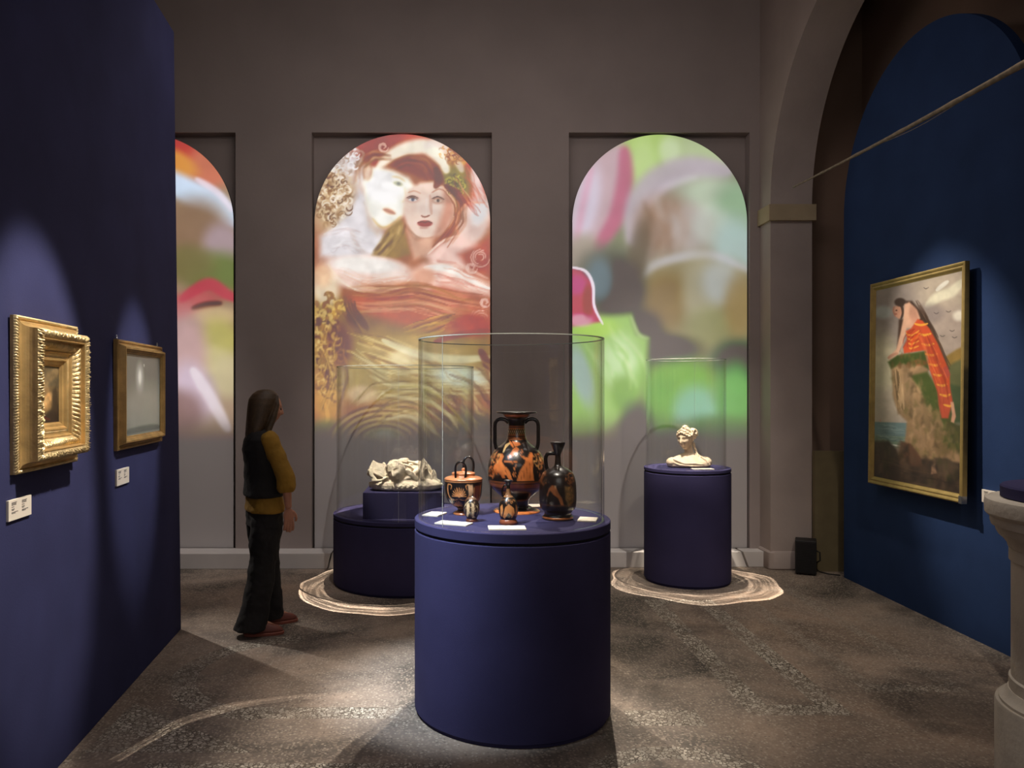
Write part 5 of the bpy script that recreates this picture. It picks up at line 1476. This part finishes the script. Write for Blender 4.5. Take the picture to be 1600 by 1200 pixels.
# ------------------------------------------------------------------ marble relief fragment
def relief():
    k = 0.000555; cx = 682
    root = empty('marble_fragment', (-0.368, 6.50, 0.793)); tag(root, 'broken white marble relief with a tilted sleeping face and drapery, on the blue block', 'sculpture')
    P = lambda x, y, dep=0.0: Vector(((x - cx) * k, dep, (705 - y) * k))
    m = MB()
    # rough slab
    rings = []
    n = 40
    rnd = random.Random(2)
    for z, s in ((0.0, 0.93), (0.012, 1.0), (0.040, 1.02), (0.062, 0.95), (0.085, 0.80)):
        rings.append((0.0, -0.005, z, 0.285 * s, 0.165 * s))
    m.loft(rings, 64, 2.6)
    m.ell(P(640, 560, -0.02), (0.21, 0.12, 0.085)); m.ell(P(860, 480, 0.0), (0.12, 0.10, 0.10))
    # folded drapery at the left
    Rm = Matrix.Translation(P(300, 440, -0.07)) @ Matrix.Rotation(math.radians(24), 4, 'Y') @ Matrix.Rotation(math.radians(-28), 4, 'X')
    m.box(-0.085, 0.065, -0.05, 0.06, -0.055, 0.035, Rm)
    for i in range(5):
        z = 0.036 - 0.0 * i; y = -0.045 + i * 0.024
        m.tube([Rm @ Vector((-0.085, y, z)), Rm @ Vector((-0.01, y + 0.004, z + 0.006)), Rm @ Vector((0.07, y, z))], 0.0085, 8)
    m.tube([P(170, 400, -0.12), P(200, 500, -0.14), P(260, 560, -0.15)], [0.016, 0.018, 0.012], 10)
    m.tube([P(200, 560, -0.15), P(320, 560, -0.155), P(430, 510, -0.13)], [0.015, 0.012, 0.008], 10)
    m.tube([P(350, 330, -0.05), P(410, 400, -0.10), P(450, 470, -0.12)], [0.012, 0.014, 0.010], 10)
    # tilted face
    Hm = Matrix.Translation(P(560, 425, -0.105)) @ Matrix.Rotation(math.radians(-26), 4, 'Z') @ Matrix.Rotation(math.radians(-30), 4, 'Y') @ Matrix.Rotation(math.radians(8), 4, 'X')
    add_head(m, Hm @ Matrix.Scale(0.88, 4), w=0.076, feat=1.6)
    # swept hair over the head and folds behind
    for i in range(9):
        t = i / 8
        m.tube([P(440 + 20 * i, 330 - 8 * i, -0.11 + 0.012 * i), P(520 + 22 * i, 290 - 2 * i, -0.11 + 0.014 * i), P(640 + 14 * i, 300 + 6 * i, -0.07 + 0.012 * i)], [0.008, 0.012, 0.008], 8)
    m.tube([P(400, 380, -0.12), P(430, 345, -0.13), P(480, 335, -0.14)], [0.010, 0.013, 0.010], 8)
    m.tube([P(650, 330, -0.10), P(730, 360, -0.10), P(800, 400, -0.09)], [0.009, 0.012, 0.008], 8)
    m.tube([P(700, 300, -0.05), P(790, 310, -0.06), P(870, 350, -0.06), P(820, 390, -0.07)], [0.010, 0.014, 0.012, 0.006], 8)
    m.tube([P(690, 420, -0.12), P(760, 470, -0.13), P(860, 560, -0.13)], [0.020, 0.026, 0.020], 12)
    m.tube([P(660, 560, -0.13), P(740, 520, -0.13), P(880, 400, -0.10)], [0.014, 0.020, 0.022], 12)
    # broken peaks at the right
    def peak(pts, y0, y1):
        V = [P(x, y, y0) for x, y in pts] + [P(x, y, y1) for x, y in pts]; q = len(pts)
        m.add(V, [tuple(range(q)), tuple(reversed(range(q, 2 * q)))] + [(i, q + i, q + (i + 1) % q, (i + 1) % q) for i in range(q)])
    peak([(850, 620), (890, 420), (912, 290), (940, 245), (990, 320), (1010, 420), (1060, 500), (1080, 620)], -0.09, -0.02)
    peak([(1000, 620), (1060, 480), (1085, 415), (1120, 470), (1140, 560), (1190, 590), (1180, 640), (1010, 640)], -0.07, 0.02)
    m.tube([P(930, 560, -0.12), P(925, 440, -0.11), P(960, 330, -0.09)], [0.022, 0.018, 0.008], 10)
    m.tube([P(985, 350, -0.10), P(1000, 400, -0.10), P(960, 400, -0.10)], [0.006, 0.008, 0.006], 8)
    fuse(m, 'carved_body', 0.0035, M['marble'], root, 2, 0.5, (0.004, 26))
    e = MB(); rnd = random.Random(5)        # crusty broken edge along the base
    for i in range(70):
        a = PI + PI * (i / 69.0)
        e.ell((0.29 * math.cos(a), -0.005 + 0.165 * math.sin(a), 0.022 + 0.022 * rnd.random()), (0.012 + 0.008 * rnd.random(), 0.010, 0.010 + 0.007 * rnd.random()), 8, 6)
    fuse(e, 'broken_edge', 0.0035, M['marble'], root, 1, 0.4, (0.005, 60))
relief()

# ------------------------------------------------------------------ visitor
def person():
    root = empty('person', (-1.25, 5.30, 0.0), math.radians(26))
    tag(root, 'visitor with long hair, black vest, mustard sleeves and wide black trousers, seen from behind', 'person')
    skin = mat('skin', rgb(190, 134, 108), 0.6, spec=0.3)
    hairm = mat('brown hair', rgb(70, 52, 30), 0.55, noise=0.3, nscale=30, bump=0.2, bscale=120)
    mustard = mat('mustard cloth', rgb(150, 112, 34), 0.9, noise=0.15, nscale=12, bump=0.2, bscale=60)
    blk = mat('black cloth', rgb(26, 23, 22), 0.9, noise=0.1, bump=0.15, bscale=60)
    shoe = mat('reddish brown leather', rgb(120, 66, 54), 0.5, noise=0.15)
    # body : x forward, y to her left
    b = MB()
    H = Matrix.Translation((0.028, 0.0, 1.475)) @ Matrix.Rotation(math.radians(90), 4, 'Z') @ Matrix.Rotation(math.radians(6), 4, 'X') @ Matrix.Scale(0.98, 4)
    add_head(b, H)
    b.tube([(-0.02, 0, 1.29), (-0.008, 0, 1.35), (0.005, 0, 1.42)], [0.060, 0.048, 0.046], 20)
    b.loft([(0.0, 0, 0.78, 0.098, 0.165), (0.0, 0, 0.86, 0.088, 0.148), (0.0, 0, 0.97, 0.078, 0.118), (0.0, 0, 1.08, 0.086, 0.130), (-0.01, 0, 1.18, 0.092, 0.150), (-0.018, 0, 1.26, 0.078, 0.160), (-0.02, 0, 1.305, 0.055, 0.120), (-0.018, 0, 1.33, 0.045, 0.06)], 32, 2.3)
    def arm(s, sh, el, wr, tip):
        sh, el, wr, tip = map(Vector, (sh, el, wr, tip))
        b.tube([sh, sh.lerp(el, 0.5), el, el.lerp(wr, 0.35), wr], [0.043, 0.038, 0.032, 0.031, 0.021], 16)
        b.ell(sh, (0.046, 0.046, 0.046))
        f = (tip - wr).normalized(); side = Vector((1, 0, 0)); side = (side - f * side.dot(f)).normalized(); nrm = f.cross(side)
        palm = wr + f * 0.050
        R = Matrix((( side.x, nrm.x, f.x, palm.x), (side.y, nrm.y, f.y, palm.y), (side.z, nrm.z, f.z, palm.z), (0, 0, 0, 1)))
        b.ell((0, 0, 0), (0.037, 0.014, 0.050), 16, 12, R)
        inn = -1 if s < 0 else 1
        for i, (x, L) in enumerate(((0.027, 0.070), (0.009, 0.080), (-0.009, 0.074), (-0.026, 0.060))):
            q = [Vector((x * 0.9, 0, 0.030)), Vector((x * 1.06, 0.002 * inn, 0.046 + 0.3 * L)), Vector((x * 1.1, 0.010 * inn, 0.046 + 0.68 * L)), Vector((x * 1.1, 0.022 * inn, 0.046 + 0.95 * L))]
            b.tube([R @ p for p in q], [0.0095, 0.0088, 0.0080, 0.0065], 10)
        q = [Vector((0.026, 0, -0.022)), Vector((0.047, 0.008 * inn, 0.006)), Vector((0.053, 0.014 * inn, 0.034)), Vector((0.050, 0.018 * inn, 0.052))]
        b.tube([R @ p for p in q], [0.013, 0.011, 0.0095, 0.0075], 10)
    RA = ((0.0, -0.165, 1.275), (0.095, -0.205, 1.03), (0.115, -0.195, 0.83), (0.125, -0.175, 0.66))
    LA = ((0.0, 0.165, 1.275), (0.045, 0.215, 1.03), (0.095, 0.205, 0.82), (0.110, 0.190, 0.65))
    arm(-1, *RA); arm(1, *LA)
    # legs and feet
    def leg(hip, kn, an, toe):
        hip, kn, an, toe = map(Vector, (hip, kn, an, toe))
        b.tube([hip, hip.lerp(kn, 0.5), kn, kn.lerp(an, 0.3), an], [0.082, 0.068, 0.050, 0.048, 0.030], 18)
        b.tube([an + Vector((-0.03, 0, -0.01)), an.lerp(toe, 0.5), toe], [0.030, 0.030, 0.022], 14)
    RL = ((-0.005, -0.085, 0.80), (-0.035, -0.085, 0.43), (-0.075, -0.09, 0.085), (0.045, -0.115, 0.035))
    LL = ((0.0, 0.085, 0.80), (0.045, 0.085, 0.43), (0.075, 0.10, 0.085), (0.195, 0.10, 0.035))
    leg(*RL); leg(*LL)
    fuse(b, 'body', 0.0042, skin, root, 2, 0.5)
    # eyes
    for s in (-1, 1):
        e = MB(); e.ell((s * 0.029, -0.079, 0.004), (0.011, 0.008, 0.008), 12, 8, H); e.build('eye', mat('eye', rgb(60, 44, 36), 0.3), root, smooth=True)
    # hair
    h = MB()
    h.loft([(0.012, 0, 1.603, 0.022, 0.02), (0.010, 0, 1.595, 0.055, 0.050), (0.006, 0, 1.572, 0.083, 0.072), (-0.002, 0, 1.54, 0.098, 0.088), (-0.014, 0, 1.50, 0.094, 0.097), (-0.024, 0, 1.45, 0.088, 0.100), (-0.036, 0, 1.40, 0.080, 0.100), (-0.058, 0, 1.34, 0.062, 0.100), (-0.082, 0, 1.28, 0.040, 0.090), (-0.095, 0, 1.235, 0.020, 0.070)], 40)
    for i in range(26):
        y = -0.088 + 0.176 * i / 25; q = abs(y) / 0.09
        h.tube([(-0.062 + 0.05 * q, y * 0.9, 1.50), (-0.102 + 0.05 * q, y, 1.40), (-0.118 + 0.035 * q, y, 1.31), (-0.112 + 0.02 * q, y * 0.9, 1.235 + 0.012 * math.sin(i * 2.1))], [0.010, 0.010, 0.009, 0.004], 8)
    for s in (-1, 1):
        h.tube([(0.075, s * 0.045, 1.56), (0.072, s * 0.070, 1.50), (0.045, s * 0.080, 1.42), (0.010, s * 0.085, 1.33), (-0.03, s * 0.09, 1.27)], [0.012, 0.016, 0.022, 0.020, 0.008], 10)
    fuse(h, 'hair', 0.005, hairm, root, 2, 0.5)
    # mustard blouse with three-quarter sleeves
    m = MB()
    m.loft([(0.004, 0, 0.795, 0.122, 0.188), (0.004, 0, 0.81, 0.124, 0.190), (0.002, 0, 0.90, 0.110, 0.168), (0.0, 0, 1.0, 0.100, 0.145), (0.0, 0, 1.10, 0.105, 0.152), (-0.01, 0, 1.20, 0.108, 0.168), (-0.018, 0, 1.27, 0.094, 0.172), (-0.02, 0, 1.315, 0.066, 0.120), (-0.018, 0, 1.335, 0.056, 0.070)], 40, 2.3)
    for a in (RA, LA):
        sh, el, wr = Vector(a[0]), Vector(a[1]), Vector(a[2])
        m.ell(sh, (0.060, 0.058, 0.060))
        m.tube([sh, sh.lerp(el, 0.4), el, el.lerp(wr, 0.32), el.lerp(wr, 0.42), el.lerp(wr, 0.48)], [0.058, 0.058, 0.060, 0.064, 0.058, 0.046], 18)
    fuse(m, 'blouse', 0.006, mustard, root, 3, 0.5, (0.006, 14))
    # black sleeveless vest
    v = MB()
    v.loft([(-0.004, 0, 0.895, 0.126, 0.182), (-0.004, 0, 0.91, 0.128, 0.184), (-0.006, 0, 1.0, 0.118, 0.164), (-0.006, 0, 1.10, 0.120, 0.168), (-0.016, 0, 1.20, 0.122, 0.176), (-0.026, 0, 1.27, 0.104, 0.168), (-0.030, 0, 1.325, 0.076, 0.118), (-0.03, 0, 1.345, 0.060, 0.072)], 40, 2.3)
    fuse(v, 'vest', 0.006, blk, root, 3, 0.5, (0.006, 12))
    # wide trousers
    t = MB()
    t.loft([(0.002, 0, 0.70, 0.118, 0.185), (0.002, 0, 0.80, 0.112, 0.178), (0.0, 0, 0.86, 0.100, 0.160)], 36, 2.2)
    t.loft([(-0.115, -0.100, 0.045, 0.112, 0.105), (-0.095, -0.098, 0.12, 0.100, 0.098), (-0.060, -0.094, 0.26, 0.088, 0.090), (-0.030, -0.092, 0.45, 0.088, 0.090), (-0.008, -0.090, 0.66, 0.104, 0.095), (0.0, -0.085, 0.76, 0.105, 0.09)], 30, 2.1)
    t.loft([(0.060, 0.105, 0.045, 0.098, 0.100), (0.058, 0.102, 0.12, 0.092, 0.096), (0.050, 0.096, 0.26, 0.086, 0.090), (0.035, 0.092, 0.45, 0.088, 0.090), (0.008, 0.090, 0.66, 0.104, 0.095), (0.0, 0.085, 0.76, 0.105, 0.09)], 30, 2.1)
    fuse(t, 'trousers', 0.007, blk, root, 3, 0.5, (0.010, 9))
    for L_, rot in ((RL, -14), (LL, 0)):
        an, toe = Vector(L_[2]), Vector(L_[3])
        s = empty('shoe', (0, 0, 0)); bpy.data.objects.remove(s)
        u = MB(); R = Matrix.Translation((an.x - 0.045, an.y, 0)) @ Matrix.Rotation(math.radians(rot), 4, 'Z')
        u.loft([(0.095, 0, 0.016, 0.125, 0.042), (0.094, 0, 0.035, 0.124, 0.042), (0.085, 0, 0.055, 0.105, 0.038), (0.055, 0, 0.075, 0.066, 0.034), (0.040, 0, 0.092, 0.048, 0.032)], 32, 2.4)
        u.v = [R @ p for p in u.v]
        so = u.build('shoe', shoe, root, smooth=True)
        w_ = MB(); w_.loft([(0.097, 0, 0.001, 0.128, 0.044), (0.097, 0, 0.016, 0.131, 0.046), (0.097, 0, 0.020, 0.126, 0.042)], 32, 2.4)
        w_.v = [R @ p for p in w_.v]; w_.build('sole', mat('sole', rgb(150, 84, 66), 0.6), so, smooth=True, auto=40)
person()

# ================================================================== remaining objects
def speaker():
    root = empty('floor_speaker', (3.085, 6.905, 0), math.radians(-24)); tag(root, 'black floor loudspeaker beside the pier of the arch', 'speaker')
    MB().box(-0.085, 0.085, -0.075, 0.085, 0.012, 0.30).build('cabinet', M['black'], root, bevel=0.008)
    g = MB()
    for i in range(19): g.box(-0.074, 0.074, -0.0805, -0.0755, 0.028 + i * 0.0138, 0.0335 + i * 0.0138)
    g.build('grille', M['black'], root)
    h = MB(); h.tube([(0.086, 0.02, 0.20), (0.112, 0.02, 0.19), (0.114, 0.02, 0.12), (0.086, 0.02, 0.10)], 0.006, 10); h.build('handle', M['black'], root, smooth=True)
    c_ = MB(); c_.tube([(0.06, 0.086, 0.05), (0.11, 0.10, 0.008), (0.18, 0.04, 0.006), (0.27, 0.03, 0.006)], 0.005, 8); c_.build('cable', M['black'], root, smooth=True)
    for x in (-0.06, 0.06):
        for y in (-0.05, 0.06): MB().box(x - .012, x + .012, y - .012, y + .012, 0, 0.0118).build('rubber_foot', M['black'], root)
speaker()

def rod():
    root = empty('slender_rod', (2.80, 6.5, 3.27)); tag(root, 'long pale tapering bamboo rod slung across the arch opening', 'rod')
    a = Vector((0.030, 0.06, 0.006)); b_ = Vector((-0.03, -3.5, -0.095)); P = []; R = []
    for i in range(41):
        t = i / 40; p = a.lerp(b_, t); p.z -= 0.020 * math.sin(PI * t); P.append(p); R.append(0.006 + 0.013 * t + (0.0022 if i % 6 == 0 else 0))
    m = MB(); m.tube(P, R, 12); m.build('shaft', M['wood'], root, smooth=True)
    s = MB(); Q = []
    for i in range(13):
        t = 0.40 + 0.22 * i / 12; p = a.lerp(b_, t); p.z -= 0.020 * math.sin(PI * t) + 0.016 * math.sin(PI * i / 12) + 0.012; Q.append(p)
    s.tube(Q, 0.0022, 8); s.build('cord', M['wood'], root, smooth=True)
    k = MB(); k.box(0.0, 0.06, -2.78, -2.74, -0.11, -0.055); k.build('wall_bracket', M['black'], root)
rod()

def pedestal():
    x, y = 2.28, 2.75
    root = empty('stone_pedestal', (x, y, 0)); tag(root, 'round pale stone pedestal with moulded cap, cut off by the right edge', 'pedestal')
    MB().lathe([(0, 0), (0.329, 0), (0.329, 0.470), (0.326, 0.476), (0, 0.476)], 96).build('drum_base', M['stone'], root, smooth=True, auto=35)
    MB().lathe([(0, 0.474), (0.316, 0.474), (0.316, 0.486), (0.304, 0.492), (0.296, 0.505), (0.289, 0.52), (0, 0.52)], 96).build('base_moulding', M['stone'], root, smooth=True, auto=35)
    MB().lathe([(0, 0.515), (0.286, 0.515), (0.286, 0.56), (0.279, 0.565), (0.279, 0.98), (0.286, 0.985), (0.286, 1.04), (0, 1.04)], 96).build('shaft', M['stone'], root, smooth=True, auto=35)
    MB().lathe([(0, 1.03), (0.288, 1.03), (0.292, 1.045), (0.302, 1.06), (0.318, 1.075), (0.326, 1.09), (0.328, 1.105), (0.340, 1.11), (0.344, 1.125), (0.344, 1.14), (0.352, 1.145), (0.360, 1.155), (0.362, 1.19), (0.358, 1.205), (0.350, 1.21), (0, 1.21)], 96).build('cap', M['stone'], root, smooth=True, auto=35)
    tag(MB().lathe([(0, 0), (0.306, 0), (0.312, 0.004), (0.312, 0.040), (0.306, 0.046), (0, 0.046)], 96).build('display_disc', M['blue_cloth'], smooth=True, auto=35), 'blue round disc lying on the stone pedestal', 'disc').location = (x, y, 1.2105)
pedestal()
